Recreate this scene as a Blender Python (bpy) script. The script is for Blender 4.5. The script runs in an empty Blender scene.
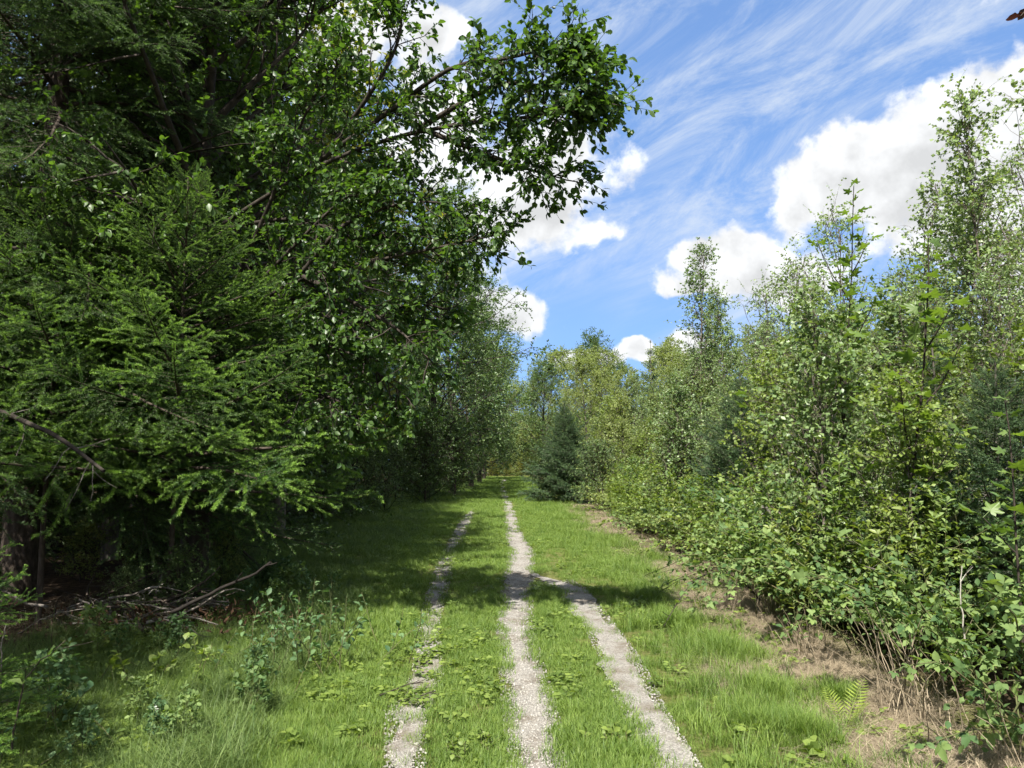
import bpy, math
import numpy as np
from mathutils import Vector, Matrix, Euler

SC = bpy.context.scene
COL = SC.collection
RAD = math.radians

# ------------------------------------------------------------------ camera
CAM_H = 1.62
F_PX = 740.0
PITCH = math.atan(78.0 / F_PX)
cam_d = bpy.data.cameras.new('camera')
cam_d.sensor_width = 36.0
cam_d.lens = 36.0 * F_PX / 1024.0
cam_d.clip_start = 0.05
cam_d.clip_end = 4000.0
cam = bpy.data.objects.new('camera', cam_d)
COL.objects.link(cam)
cam.location = (0, 0, CAM_H)
cam.rotation_euler = (RAD(90) + PITCH, 0, 0)
SC.camera = cam

# ------------------------------------------------------------------ light
SUN_AZ = RAD(-162)     # measured from +Y (view direction), negative to the left: behind the left shoulder
SUN_EL = RAD(56)
SKY_STRENGTH = 0.12
CLOUD_WHITE = 0.30

vs = SC.view_settings
vs.view_transform = 'Standard'
vs.look = 'None'
vs.gamma = 1.0
vs.use_curve_mapping = False
vs.exposure = 2.15

sun_d = bpy.data.lights.new('sun', 'SUN')
sun_d.energy = 3.0
sun_d.angle = RAD(0.53)
sun_d.color = (1.0, 0.95, 0.86)
sun = bpy.data.objects.new('sun', sun_d)
COL.objects.link(sun)
sdir = Vector((math.sin(SUN_AZ) * math.cos(SUN_EL), math.cos(SUN_AZ) * math.cos(SUN_EL), math.sin(SUN_EL)))
sun.rotation_euler = sdir.to_track_quat('Z', 'Y').to_euler()
sun.location = (0, 0, 40)


def px_dir(px, py):
    a, b = (px - 512.0) / F_PX, (384.0 - py) / F_PX
    cp, sp = math.cos(PITCH), math.sin(PITCH)
    return np.array([a, cp - b * sp, sp + b * cp])


def gp(px, py, z=0.0):
    d = px_dir(px, py)
    t = (z - CAM_H) / d[2]
    return np.array([d[0] * t, d[1] * t, z])


def at(px, py, Y):
    d = px_dir(px, py)
    t = Y / d[1]
    return np.array([d[0] * t, Y, CAM_H + d[2] * t])


def build_world():
    w = bpy.data.worlds.new('World')
    SC.world = w
    w.use_nodes = True
    nt = w.node_tree
    nt.nodes.clear()
    N, L = nt.nodes, nt.links

    def node(t, **k):
        n = N.new(t)
        for a, b in k.items():
            setattr(n, a, b)
        return n

    def m(op, a, b=None, c=None, clamp=False):
        n = node('ShaderNodeMath', operation=op, use_clamp=clamp)
        for i, v in enumerate((a, b, c)):
            if v is None:
                continue
            if isinstance(v, (int, float)):
                n.inputs[i].default_value = v
            else:
                L.new(v, n.inputs[i])
        return n.outputs[0]

    def smooth(x, lo, hi):
        n = node('ShaderNodeMapRange', interpolation_type='SMOOTHSTEP')
        L.new(x, n.inputs[0])
        n.inputs[1].default_value, n.inputs[2].default_value = lo, hi
        n.inputs[3].default_value, n.inputs[4].default_value = 0, 1
        return n.outputs[0]

    tc = node('ShaderNodeTexCoord')
    D = tc.outputs['Generated']
    sep = node('ShaderNodeSeparateXYZ')
    L.new(D, sep.inputs[0])
    X, Y, Z = sep.outputs
    az = m('ARCTAN2', X, Y)
    el = m('ARCSINE', Z)
    sky = node('ShaderNodeTexSky', sky_type='NISHITA')
    sky.sun_disc = False
    sky.sun_elevation = SUN_EL
    sky.sun_rotation = SUN_AZ
    sky.air_density = 1.0
    sky.dust_density = 0.6
    sky.ozone_density = 2.2
    up = node('ShaderNodeVectorMath', operation='NORMALIZE')
    cu = node('ShaderNodeCombineXYZ')
    L.new(X, cu.inputs[0]); L.new(Y, cu.inputs[1]); L.new(m('ADD', m('MULTIPLY', m('ABSOLUTE', Z), 0.8), 0.30), cu.inputs[2])
    L.new(cu.outputs[0], up.inputs[0]); L.new(up.outputs[0], sky.inputs[0])

    def noise(vec, scale, detail, rough, dist=0.0):
        n = node('ShaderNodeTexNoise')
        n.inputs['Scale'].default_value = scale
        n.inputs['Detail'].default_value = detail
        n.inputs['Roughness'].default_value = rough
        n.inputs['Distortion'].default_value = dist
        L.new(vec, n.inputs['Vector'])
        return n.outputs['Fac']

    # cumulus: a field of soft cells broken up by fractal noise
    cells = [(1010, 110, 60, 45), (960, 150, 60, 45), (905, 185, 60, 40), (846, 150, 24, 22), (830, 190, 50, 38), (800, 205, 30, 30), (1040, 190, 90, 80),
             (965, 205, 80, 42), (735, 262, 46, 28), (775, 280, 55, 30), (705, 255, 26, 16), (545, 195, 78, 58), (590, 232, 36, 18),
             (575, 150, 40, 30), (500, 320, 40, 26), (640, 350, 26, 9), (600, 358, 40, 7), (555, 360, 30, 9), (690, 345, 30, 12), (700, 285, 40, 12), (430, 30, 26, 20),
             (430, 130, 60, 60), (330, 40, 60, 60), (1180, 330, 120, 60), (-150, 250, 160, 70), (250, 380, 90, 40), (1020, -120, 120, 50), (200, -160, 120, 60)]
    wn = node('ShaderNodeTexNoise'); wn.inputs['Scale'].default_value = 17; wn.inputs['Detail'].default_value = 4
    L.new(D, wn.inputs['Vector'])
    ws = node('ShaderNodeSeparateColor'); L.new(wn.outputs['Color'], ws.inputs[0])
    waz = m('ADD', az, m('MULTIPLY', m('SUBTRACT', ws.outputs[0], 0.5), 0.085))
    wel = m('ADD', el, m('MULTIPLY', m('SUBTRACT', ws.outputs[1], 0.5), 0.06))
    field = None
    for (px, py, rx, ry) in cells:
        d = px_dir(px, py)
        d = d / np.linalg.norm(d)
        a0, e0 = math.atan2(d[0], d[1]), math.asin(d[2])
        ra, re = rx / F_PX * 1.15, ry / F_PX * 1.15
        u = m('MULTIPLY', m('SUBTRACT', waz, a0), 1.0 / ra)
        v = m('MULTIPLY', m('SUBTRACT', wel, e0), 1.0 / re)
        f = m('SUBTRACT', 1.0, m('SQRT', m('ADD', m('MULTIPLY', u, u), m('MULTIPLY', v, v))))
        field = f if field is None else m('SMOOTH_MAX', field, f, 0.35)
    field = m('MAXIMUM', field, -1.2)
    # same clouds go on all round, cover raised out of view for ambient light
    gen = noise(D, 2.6, 2, 0.5)
    gen = m('MULTIPLY', m('SUBTRACT', gen, 0.43), 9.0)
    aside = smooth(m('ABSOLUTE', az), 0.95, 1.35)
    field = m('MAXIMUM', field, m('SUBTRACT', m('MULTIPLY', m('ADD', gen, 1.2), aside), 1.2))
    n1 = noise(D, 7.5, 9, 0.56, 0.1)
    lift = node('ShaderNodeVectorMath', operation='ADD')
    L.new(D, lift.inputs[0])
    lift.inputs[1].default_value = (-0.010, 0.0, 0.020)
    n1b = noise(lift.outputs[0], 7.5, 5, 0.56, 0.1)
    body = m('ADD', field, m('MULTIPLY', m('SUBTRACT', n1, 0.5), 2.3))
    n3 = noise(D, 24, 6, 0.6)
    body = m('ADD', body, m('MULTIPLY', m('SUBTRACT', n3, 0.5), 1.1))
    cum = smooth(body, -0.07, 0.34)
    relief = m('MULTIPLY', m('SUBTRACT', n1, n1b), 1.5)
    thick = smooth(body, 0.15, 1.2)
    lum = m('ADD', m('SUBTRACT', 0.82, m('MULTIPLY', thick, 0.15)), relief)
    lum = m('MINIMUM', m('MAXIMUM', lum, 0.58), 0.94)

    # cirrus streaks
    rot = node('ShaderNodeVectorRotate', rotation_type='Y_AXIS')
    L.new(D, rot.inputs['Vector']); rot.inputs['Angle'].default_value = RAD(22)
    mp = node('ShaderNodeMapping')
    mp.inputs['Scale'].default_value = (1.0, 1.0, 3.2)
    L.new(rot.outputs[0], mp.inputs[0])
    c1 = noise(mp.outputs[0], 4.6, 12, 0.70, 0.5)
    c2 = noise(D, 2.1, 3, 0.5, 0.2)
    cir = m('MULTIPLY', smooth(c1, 0.38, 0.72), smooth(c2, 0.32, 0.52))
    cir = m('MULTIPLY', m('MULTIPLY', cir, 0.80), smooth(Z, 0.0, 0.06))

    def rgb(c):
        n = node('ShaderNodeRGB')
        n.outputs[0].default_value = (*c, 1)
        return n.outputs[0]

    def mix(f, a, b):
        n = node('ShaderNodeMix', data_type='RGBA')
        L.new(f, n.inputs[0])
        L.new(a, n.inputs[6])
        L.new(b, n.inputs[7])
        return n.outputs[2]

    k = CLOUD_WHITE / SKY_STRENGTH
    tint = node('ShaderNodeMix', data_type='RGBA', blend_type='MULTIPLY')
    tint.inputs[0].default_value = 1.0
    L.new(sky.outputs[0], tint.inputs[6])
    tint.inputs[7].default_value = (0.47, 0.525, 0.575, 1)
    base = mix(cir, tint.outputs[2], rgb((0.60 * k, 0.66 * k, 0.74 * k)))
    cl = node('ShaderNodeMix', data_type='RGBA', blend_type='MULTIPLY')
    cl.inputs[0].default_value = 1.0
    L.new(rgb((k * 0.97, k * 0.985, k)), cl.inputs[6])
    L.new(lum, cl.inputs[7])
    fin = mix(cum, base, cl.outputs[2])
    bg = node('ShaderNodeBackground')
    bg.inputs[1].default_value = SKY_STRENGTH
    L.new(fin, bg.inputs[0])
    out = node('ShaderNodeOutputWorld')
    L.new(bg.outputs[0], out.inputs[0])
    w.cycles.sampling_method = 'MANUAL'
    w.cycles.sample_map_resolution = 512


build_world()
cy = SC.cycles
cy.max_bounces = 7
cy.diffuse_bounces = 4
cy.glossy_bounces = 2
cy.transmission_bounces = 5
cy.transparent_max_bounces = 4
cy.caustics_reflective = False
cy.caustics_refractive = False
cy.sample_clamp_indirect = 6.0
cy.use_adaptive_sampling = True
cy.adaptive_threshold = 0.02
try:
    cy.use_denoising = True
    cy.denoiser = 'OPENIMAGEDENOISE'
    cy.denoising_input_passes = 'RGB_ALBEDO_NORMAL'
    cy.denoising_prefilter = 'ACCURATE'
except Exception:
    pass

# ------------------------------------------------------------------ helpers
def nrm(a):
    return a / np.maximum(np.linalg.norm(a, axis=-1, keepdims=True), 1e-9)


class MB:
    """collects vertices and faces, linked as one mesh"""
    def __init__(s):
        s.V, s.T, s.Q, s.R, s.tm, s.qm, s.n = [], [], [], [], [], [], 0

    def add(s, V, T=None, Q=None, rnd=None, mat=0):
        V = np.asarray(V, np.float32).reshape(-1, 3)
        if T is not None and len(T):
            T = np.asarray(T, np.int32).reshape(-1, 3) + s.n
            s.T.append(T); s.tm.append(np.full(len(T), mat, np.int32))
        if Q is not None and len(Q):
            Q = np.asarray(Q, np.int32).reshape(-1, 4) + s.n
            s.Q.append(Q); s.qm.append(np.full(len(Q), mat, np.int32))
        s.V.append(V)
        if rnd is None:
            rnd = 0.5
        s.R.append(np.broadcast_to(np.asarray(rnd, np.float32), (len(V),)))
        s.n += len(V)
        return s

    def mesh(s, name, mats, smooth=False):
        me = bpy.data.meshes.new(name)
        V = np.concatenate(s.V)
        T = np.concatenate(s.T) if s.T else np.zeros((0, 3), np.int32)
        Q = np.concatenate(s.Q) if s.Q else np.zeros((0, 4), np.int32)
        me.vertices.add(len(V))
        me.vertices.foreach_set('co', V.ravel())
        me.loops.add(T.size + Q.size)
        me.loops.foreach_set('vertex_index', np.concatenate([T.ravel(), Q.ravel()]).astype(np.int32))
        me.polygons.add(len(T) + len(Q))
        st = np.concatenate([np.arange(len(T)) * 3, T.size + np.arange(len(Q)) * 4]).astype(np.int32)
        me.polygons.foreach_set('loop_start', st)
        mi = np.concatenate(s.tm + s.qm) if (s.tm or s.qm) else np.zeros(0, np.int32)
        me.polygons.foreach_set('material_index', mi.astype(np.int32))
        me.update(calc_edges=True)
        if smooth:
            me.polygons.foreach_set('use_smooth', np.ones(len(me.polygons), bool))
        a = me.attributes.new('rnd', 'FLOAT', 'POINT')
        a.data.foreach_set('value', np.concatenate(s.R).astype(np.float32))
        for x in (mats if isinstance(mats, (list, tuple)) else [mats]):
            me.materials.append(x)
        return me


def obj(name, me, parent=None, loc=None, rot=None, scale=None):
    o = bpy.data.objects.new(name, me)
    COL.objects.link(o)
    if parent is not None:
        o.parent = parent
    if loc is not None:
        o.location = [float(v) for v in loc]
    if rot is not None:
        o.rotation_euler = rot
    if scale is not None:
        o.scale = (scale,) * 3 if isinstance(scale, (int, float)) else scale
    return o


def tag(o, label=None, cat=None, group=None, kind=None):
    if label: o['label'] = label
    if cat: o['category'] = cat
    if group: o['group'] = group
    if kind: o['kind'] = kind
    return o


def thing(name, label, cat, loc=(0, 0, 0), rz=0.0, scale=1.0, group=None):
    return tag(obj(name, None, None, loc, (0, 0, rz), scale), label, cat, group)


# ---- materials
def mat_base(name):
    m = bpy.data.materials.new(name)
    m.use_nodes = True
    nt = m.node_tree
    nt.nodes.clear()
    return m, nt


def leaf_mat(name, c1, c2, trans=0.4, rough=0.45, spec=0.35, tcol=(1.5, 1.55, 0.55), obvar=0.5):
    m, nt = mat_base(name)
    N, L = nt.nodes, nt.links
    at_ = N.new('ShaderNodeAttribute'); at_.attribute_name = 'rnd'
    oi = N.new('ShaderNodeObjectInfo')
    ad = N.new('ShaderNodeMath'); ad.operation = 'MULTIPLY_ADD'
    L.new(oi.outputs['Random'], ad.inputs[0]); ad.inputs[1].default_value = obvar
    L.new(at_.outputs['Fac'], ad.inputs[2])
    sb = N.new('ShaderNodeMath'); sb.operation = 'SUBTRACT'; sb.use_clamp = True
    L.new(ad.outputs[0], sb.inputs[0]); sb.inputs[1].default_value = obvar * 0.5
    mx = N.new('ShaderNodeMix'); mx.data_type = 'RGBA'
    L.new(sb.outputs[0], mx.inputs[0])
    mx.inputs[6].default_value = (*c1, 1); mx.inputs[7].default_value = (*c2, 1)
    p = N.new('ShaderNodeBsdfPrincipled')
    L.new(mx.outputs[2], p.inputs['Base Color'])
    p.inputs['Roughness'].default_value = rough
    p.inputs['Specular IOR Level'].default_value = spec
    t = N.new('ShaderNodeBsdfTranslucent')
    tm = N.new('ShaderNodeMix'); tm.data_type = 'RGBA'; tm.blend_type = 'MULTIPLY'; tm.inputs[0].default_value = 1
    L.new(mx.outputs[2], tm.inputs[6]); tm.inputs[7].default_value = (*tcol, 1)
    L.new(tm.outputs[2], t.inputs['Color'])
    ms = N.new('ShaderNodeMixShader'); ms.inputs[0].default_value = trans
    L.new(p.outputs[0], ms.inputs[1]); L.new(t.outputs[0], ms.inputs[2])
    o = N.new('ShaderNodeOutputMaterial'); L.new(ms.outputs[0], o.inputs[0])
    return m


def ramp_mat(name, cols, scale=8.0, detail=6, rough=0.9, bump=0.3, stretch=(1, 1, 1), coord='Object', bdist=0.02):
    m, nt = mat_base(name)
    N, L = nt.nodes, nt.links
    tc = N.new('ShaderNodeTexCoord'); mp = N.new('ShaderNodeMapping')
    mp.inputs['Scale'].default_value = stretch
    L.new(tc.outputs[coord], mp.inputs[0])
    no = N.new('ShaderNodeTexNoise'); no.inputs['Scale'].default_value = scale; no.inputs['Detail'].default_value = detail
    no.inputs['Roughness'].default_value = 0.65
    L.new(mp.outputs[0], no.inputs['Vector'])
    r = N.new('ShaderNodeValToRGB')
    els = r.color_ramp.elements
    pos = np.linspace(0.3, 0.7, len(cols))
    els[0].position, els[0].color = pos[0], (*cols[0], 1)
    els[1].position, els[1].color = pos[-1], (*cols[-1], 1)
    for q, c in list(zip(pos, cols))[1:-1]:
        e = els.new(q); e.color = (*c, 1)
    L.new(no.outputs['Fac'], r.inputs[0])
    p = N.new('ShaderNodeBsdfPrincipled')
    L.new(r.outputs[0], p.inputs['Base Color']); p.inputs['Roughness'].default_value = rough
    p.inputs['Specular IOR Level'].default_value = 0.2
    b = N.new('ShaderNodeBump'); b.inputs['Strength'].default_value = bump; b.inputs['Distance'].default_value = bdist
    L.new(no.outputs['Fac'], b.inputs['Height']); L.new(b.outputs[0], p.inputs['Normal'])
    o = N.new('ShaderNodeOutputMaterial'); L.new(p.outputs[0], o.inputs[0])
    return m


M = {}
M['bark_dark'] = ramp_mat('bark_dark', [(0.018, 0.015, 0.012), (0.038, 0.031, 0.025), (0.068, 0.058, 0.047)], 14, stretch=(1, 1, 0.25), bump=0.8)
M['bark_grey'] = ramp_mat('bark_grey', [(0.05, 0.045, 0.038), (0.10, 0.09, 0.075), (0.16, 0.15, 0.125)], 12, stretch=(1, 1, 0.3), bump=0.6)
M['bark_spruce'] = ramp_mat('bark_spruce', [(0.022, 0.017, 0.014), (0.055, 0.043, 0.034), (0.10, 0.08, 0.065)], 22, stretch=(1, 1, 0.4), bump=0.9)
M['bark_birch'] = ramp_mat('bark_birch', [(0.045, 0.037, 0.03), (0.10, 0.082, 0.066), (0.27, 0.25, 0.22)], 9, stretch=(0.6, 0.6, 2.0), bump=0.2)
M['stem_green'] = ramp_mat('stem_green', [(0.05, 0.06, 0.025), (0.09, 0.10, 0.04), (0.12, 0.09, 0.05)], 10, stretch=(1, 1, 0.3), bump=0.2)
M['stem_dark'] = ramp_mat('stem_dark', [(0.018, 0.014, 0.012), (0.035, 0.028, 0.022), (0.06, 0.048, 0.04)], 20, bump=0.4)
M['stem_black'] = ramp_mat('stem_black', [(0.008, 0.007, 0.006), (0.016, 0.013, 0.011), (0.03, 0.025, 0.021)], 20, bump=0.4)
M['dead_wood'] = ramp_mat('dead_wood', [(0.05, 0.043, 0.036), (0.12, 0.105, 0.09), (0.26, 0.24, 0.215)], 16, bump=0.5)
M['dead_pale'] = ramp_mat('dead_pale', [(0.20, 0.18, 0.15), (0.32, 0.30, 0.26), (0.42, 0.40, 0.36)], 16, bump=0.3)
M['dead_brown'] = leaf_mat('dead_brown', (0.045, 0.028, 0.018), (0.13, 0.075, 0.045), 0.15, 0.8, 0.1, (1, 1, 1))
M['needle'] = leaf_mat('needle', (0.029, 0.062, 0.026), (0.143, 0.248, 0.055), 0.25, 0.5, 0.3, (1.2, 1.3, 0.6), 0.25)
M['needle_fir'] = leaf_mat('needle_fir', (0.05, 0.10, 0.052), (0.15, 0.235, 0.085), 0.25, 0.5, 0.35, (1.2, 1.3, 0.6), 0.25)
M['needle_young'] = leaf_mat('needle_young', (0.034, 0.081, 0.026), (0.218, 0.356, 0.066), 0.35, 0.5, 0.3, (1.2, 1.3, 0.6), 0.25)
M['oak'] = leaf_mat('oak_leaf', (0.032, 0.072, 0.020), (0.088, 0.155, 0.034), 0.42, 0.42, 0.4, (1.5, 1.6, 0.5), 0.2)
M['alder'] = leaf_mat('alder_leaf', (0.046, 0.087, 0.031), (0.113, 0.182, 0.050), 0.36, 0.42, 0.45, (1.4, 1.5, 0.55), 0.35)
M['light'] = leaf_mat('light_leaf', (0.121, 0.174, 0.052), (0.253, 0.302, 0.098), 0.42, 0.45, 0.4, (1.4, 1.4, 0.55), 0.45)
M['blue'] = leaf_mat('blue_leaf', (0.062, 0.118, 0.040), (0.145, 0.205, 0.070), 0.32, 0.45, 0.45, (1.3, 1.35, 0.6), 0.4)
M['yellow'] = leaf_mat('yellow_leaf', (0.12, 0.16, 0.03), (0.24, 0.24, 0.04), 0.5, 0.45, 0.3, (1.3, 1.3, 0.5), 0.3)  # sunlit glow put into the leaf colour itself
M['birch'] = leaf_mat('birch_leaf', (0.109, 0.179, 0.067), (0.247, 0.330, 0.132), 0.38, 0.42, 0.45, (1.35, 1.35, 0.55), 0.45)
M['maple'] = leaf_mat('maple_leaf', (0.070, 0.125, 0.033), (0.147, 0.220, 0.053), 0.42, 0.45, 0.35, (1.4, 1.45, 0.5), 0.7)
M['bramble'] = leaf_mat('bramble_leaf', (0.057, 0.112, 0.039), (0.190, 0.263, 0.086), 0.36, 0.6, 0.2, (1.4, 1.45, 0.5), 0.7)
M['weed'] = leaf_mat('weed_leaf', (0.091, 0.144, 0.030), (0.208, 0.276, 0.060), 0.42, 0.5, 0.35, (1.3, 1.35, 0.5), 0.6)
M['shrub'] = leaf_mat('shrub_leaf', (0.05, 0.105, 0.045), (0.125, 0.205, 0.085), 0.35, 0.55, 0.25, (1.3, 1.4, 0.6), 0.7)
M['grass'] = leaf_mat('grass_blade', (0.082, 0.150, 0.028), (0.205, 0.285, 0.064), 0.42, 0.5, 0.3, (1.3, 1.35, 0.5), 0.7)
M['grass_tall'] = leaf_mat('grass_tall', (0.070, 0.125, 0.032), (0.17, 0.235, 0.075), 0.4, 0.5, 0.3, (1.2, 1.25, 0.6), 0.7)
M['straw'] = leaf_mat('straw', (0.20, 0.160, 0.112), (0.46, 0.385, 0.275), 0.25, 0.7, 0.2, (1.0, 1.0, 0.9), 0.7)
M['fern'] = leaf_mat('fern_leaf', (0.19, 0.26, 0.05), (0.32, 0.40, 0.08), 0.45, 0.5, 0.3, (1.3, 1.3, 0.5), 0.4)
M['copper'] = leaf_mat('copper_leaf', (0.03, 0.014, 0.014), (0.06, 0.035, 0.025), 0.3, 0.45, 0.4, (1.6, 0.9, 0.8), 0.4)
M['white'] = leaf_mat('white_wing', (0.72, 0.75, 0.68), (0.8, 0.82, 0.75), 0.3, 0.6, 0.2, (1, 1, 1), 0.1)

# ---- leaf templates: axis along +Y, face towards +Z
def t_leaf(w=0.30, fold=0.10, curl=0.10):
    V = [(0, 0, 0), (-w, 0.42, fold), (0, 0.5, 0.0), (w, 0.42, fold), (0, 1, -curl), (-w * 0.72, 0.76, fold * 0.5 - curl * 0.3), (w * 0.72, 0.76, fold * 0.5 - curl * 0.3)]
    T = [(0, 2, 1), (0, 3, 2), (1, 2, 5), (2, 4, 5), (2, 3, 6), (2, 6, 4)]
    return np.array(V, float), np.array(T)


def t_dia(w=0.33, fold=0.10):
    return np.array([(0, 0, 0), (-w, 0.5, fold), (0, 1, -0.05), (w, 0.5, fold)], float), np.array([(0, 2, 1), (0, 3, 2)])


def t_tri(w=0.07):
    return np.array([(-w, 0, 0), (w, 0, 0), (0, 1, 0)], float), np.array([(0, 1, 2)])


def t_lobed():
    """oak-like leaf with waved sides"""
    out = [(0.05, 0.0), (0.16, 0.18), (0.13, 0.28), (0.29, 0.42), (0.22, 0.52), (0.34, 0.68), (0.22, 0.78), (0.20, 0.92), (0.0, 1.0)]
    V = [(0, 0.02, 0), (0, 0.35, 0.0), (0, 0.7, 0.0)]
    R = [(x, y, 0.28 * x - 0.08 * y * y) for x, y in out]
    Lf = [(-x, y, 0.28 * x - 0.08 * y * y) for x, y in out[:-1]]
    V += R + Lf
    r0, l0, T = 3, 3 + len(R), []
    nR = len(R)
    def mid(i): return 0 if i < 2 else (1 if i < 5 else 2)
    for i in range(nR - 1):
        a, b = r0 + i, r0 + i + 1
        T.append((mid(i), a, b))
        la = l0 + i
        lb = l0 + i + 1 if i + 1 < len(Lf) else r0 + nR - 1
        T.append((mid(i), lb, la))
    for i, j in ((2, 1), (5, 2)):
        T.append((mid(i - 1), r0 + i, mid(i))); T.append((mid(i - 1), mid(i), l0 + i))
    return np.array(V, float), np.array(T)


def t_maple():
    """palmate leaf with five lobes, stalk from the origin to 0.45"""
    c = (0, 0.55, 0)
    pol = [(-100, 0.30), (-138, 0.30), (-118, 0.16), (-62, 0.42), (-44, 0.18), (-8, 0.55), (8, 0.40), (30, 0.30), (44, 0.62), (62, 0.36), (76, 0.36)]
    ang, rad = [], []
    right = [(-78, 0.10), (-50, 0.24), (-22, 0.40), (-6, 0.30), (4, 0.24), (18, 0.46), (32, 0.58), (42, 0.44), (52, 0.30), (68, 0.46), (80, 0.56), (90, 0.70)]
    P = [(r * math.cos(RAD(a)), 0.55 + r * math.sin(RAD(a)), -0.16 * r + 0.05 * math.sin(a)) for a, r in right]
    Lf = [(-x, y, z) for x, y, z in P[:-1]][::-1]
    ring = P + Lf
    V = [c] + ring
    n = len(ring)
    T = [(0, 1 + i, 1 + i + 1) for i in range(n - 1)]
    b = len(V)
    V += [(-0.012, 0, 0), (0.012, 0, 0), (0.012, 0.56, -0.006), (-0.012, 0.56, -0.006)]
    T += [(b, b + 1, b + 2), (b, b + 2, b + 3)]
    return np.array(V, float), np.array(T)


def t_tri_leaf(n=3, droop=0.25):
    """compound leaf: leaflets on one stalk"""
    Vs, Ts, k = [], [], 0
    lv, lt = t_leaf(0.33, 0.10, 0.16)
    spec = [(0, 0.42, 0.58), (70, 0.40, 0.46), (-70, 0.40, 0.46), (115, 0.36, 0.34), (-115, 0.36, 0.34)][:n]
    for a, y0, s in spec:
        ca, sa = math.cos(RAD(a)), math.sin(RAD(a))
        v = lv * s
        v = np.stack([v[:, 0] * ca + v[:, 1] * sa, -v[:, 0] * sa + v[:, 1] * ca, v[:, 2]], 1)
        v[:, 2] -= droop * (v[:, 0] ** 2 + v[:, 1] ** 2) * 0.8
        v[:, 1] += y0
        Vs.append(v); Ts.append(lt + k); k += len(v)
    Vs.append(np.array([(-0.010, 0, 0), (0.010, 0, 0), (0.010, 0.44, 0), (-0.010, 0.44, 0)])); Ts.append(np.array([(0, 1, 2), (0, 2, 3)]) + k)
    return np.concatenate(Vs), np.concatenate(Ts)


def scatter(mb, tmpl, P, Yd, Nd, S, rnd, mat=0, wide=None):
    V, T = tmpl
    n = len(P)
    if n == 0:
        return
    y = nrm(np.asarray(Yd, float))
    x = nrm(np.cross(y, Nd))
    z = np.cross(x, y)
    S = np.broadcast_to(np.asarray(S, float), (n,))
    wx = S if wide is None else np.broadcast_to(np.asarray(wide, float), (n,)) * S
    W = P[:, None, :] + (x[:, None, :] * (V[None, :, 0:1] * wx[:, None, None]) + y[:, None, :] * (V[None, :, 1:2] * S[:, None, None])
                         + z[:, None, :] * (V[None, :, 2:3] * S[:, None, None]))
    F = T[None] + (np.arange(n) * len(V))[:, None, None]
    mb.add(W.reshape(-1, 3), T=F.reshape(-1, 3), rnd=np.repeat(np.broadcast_to(rnd, (n,)), len(V)), mat=mat)


def polys(rng, P, D, L, K, wander=0.1, trop=(0, 0, 0)):
    P, D, L = np.asarray(P, float), nrm(np.asarray(D, float)), np.asarray(L, float)
    pts, d = [P], D
    trop = np.asarray(trop, float)
    for k in range(K):
        d = nrm(d + wander * rng.normal(size=d.shape) + trop)
        pts.append(pts[-1] + d * (L / K)[:, None])
    return np.stack(pts, 1)


def along(pts, idx, t):
    K = pts.shape[1] - 1
    f = np.clip(np.asarray(t), 0, 0.9999) * K
    i = f.astype(int)
    fr = (f - i)[:, None]
    a, b = pts[idx, i], pts[idx, i + 1]
    return a + (b - a) * fr, nrm(b - a)


def tubes(mb, pts, r0, r1, S=5, mat=0, power=1.0, rnd=0.5):
    n, K1, _ = pts.shape
    tang = nrm(np.gradient(pts, axis=1))
    ref = np.where(np.abs(nrm(pts[:, -1] - pts[:, 0])[:, 2:3]) > 0.85, np.array([[1.0, 0, 0]]), np.array([[0, 0, 1.0]]))
    u = nrm(np.cross(tang, ref[:, None, :]))
    v = np.cross(tang, u)
    t = np.linspace(0, 1, K1)[None, :] ** power
    R = np.broadcast_to(np.asarray(r0, float), (n,))[:, None] * (1 - t) + np.broadcast_to(np.asarray(r1, float), (n,))[:, None] * t
    a = np.linspace(0, 2 * np.pi, S, endpoint=False)
    ring = pts[:, :, None, :] + R[:, :, None, None] * (u[:, :, None, :] * np.cos(a)[None, None, :, None] + v[:, :, None, :] * np.sin(a)[None, None, :, None])
    base = (np.arange(n) * K1 * S)[:, None, None] + (np.arange(K1 - 1) * S)[None, :, None]
    s, s2 = np.arange(S)[None, None, :], ((np.arange(S) + 1) % S)[None, None, :]
    Q = np.stack([base + s, base + s2, base + S + s2, base + S + s], -1)
    mb.add(ring.reshape(-1, 3), Q=Q.reshape(-1, 4), rnd=rnd, mat=mat)


def ball(rng, n):
    return nrm(rng.normal(size=(n, 3)))


def dirs_from(rng, tang, angle, flat=None):
    """side directions at an angle from tangents"""
    r = rng.normal(size=tang.shape)
    if flat is not None:
        r[:, 2] *= flat
    side = nrm(r - (r * tang).sum(1, keepdims=True) * tang)
    a = np.broadcast_to(np.asarray(angle, float), (len(tang),))[:, None]
    return nrm(tang * np.cos(a) + side * np.sin(a))


# ------------------------------------------------------------------ the ground
def vnoise(x, y, seed=0, f=1.0):
    """cheap smooth value noise, vectorised"""
    x, y = np.asarray(x, float) * f, np.asarray(y, float) * f
    xi, yi = np.floor(x).astype(np.int64), np.floor(y).astype(np.int64)
    fx, fy = x - xi, y - yi
    fx, fy = fx * fx * (3 - 2 * fx), fy * fy * (3 - 2 * fy)
    def h(a, b):
        v = np.sin(a * 127.1 + b * 311.7 + seed * 74.7) * 43758.5453
        return v - np.floor(v)
    return (h(xi, yi) * (1 - fx) + h(xi + 1, yi) * fx) * (1 - fy) + (h(xi, yi + 1) * (1 - fx) + h(xi + 1, yi + 1) * fx) * fy


def track_from(rows):
    L_, R_ = np.array([gp(a, y)[:2] for y, a, b in rows]), np.array([gp(b, y)[:2] for y, a, b in rows])
    return np.stack([L_[:, 1], L_[:, 0], R_[:, 0]], 1)          # Y, xl, xr


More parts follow.
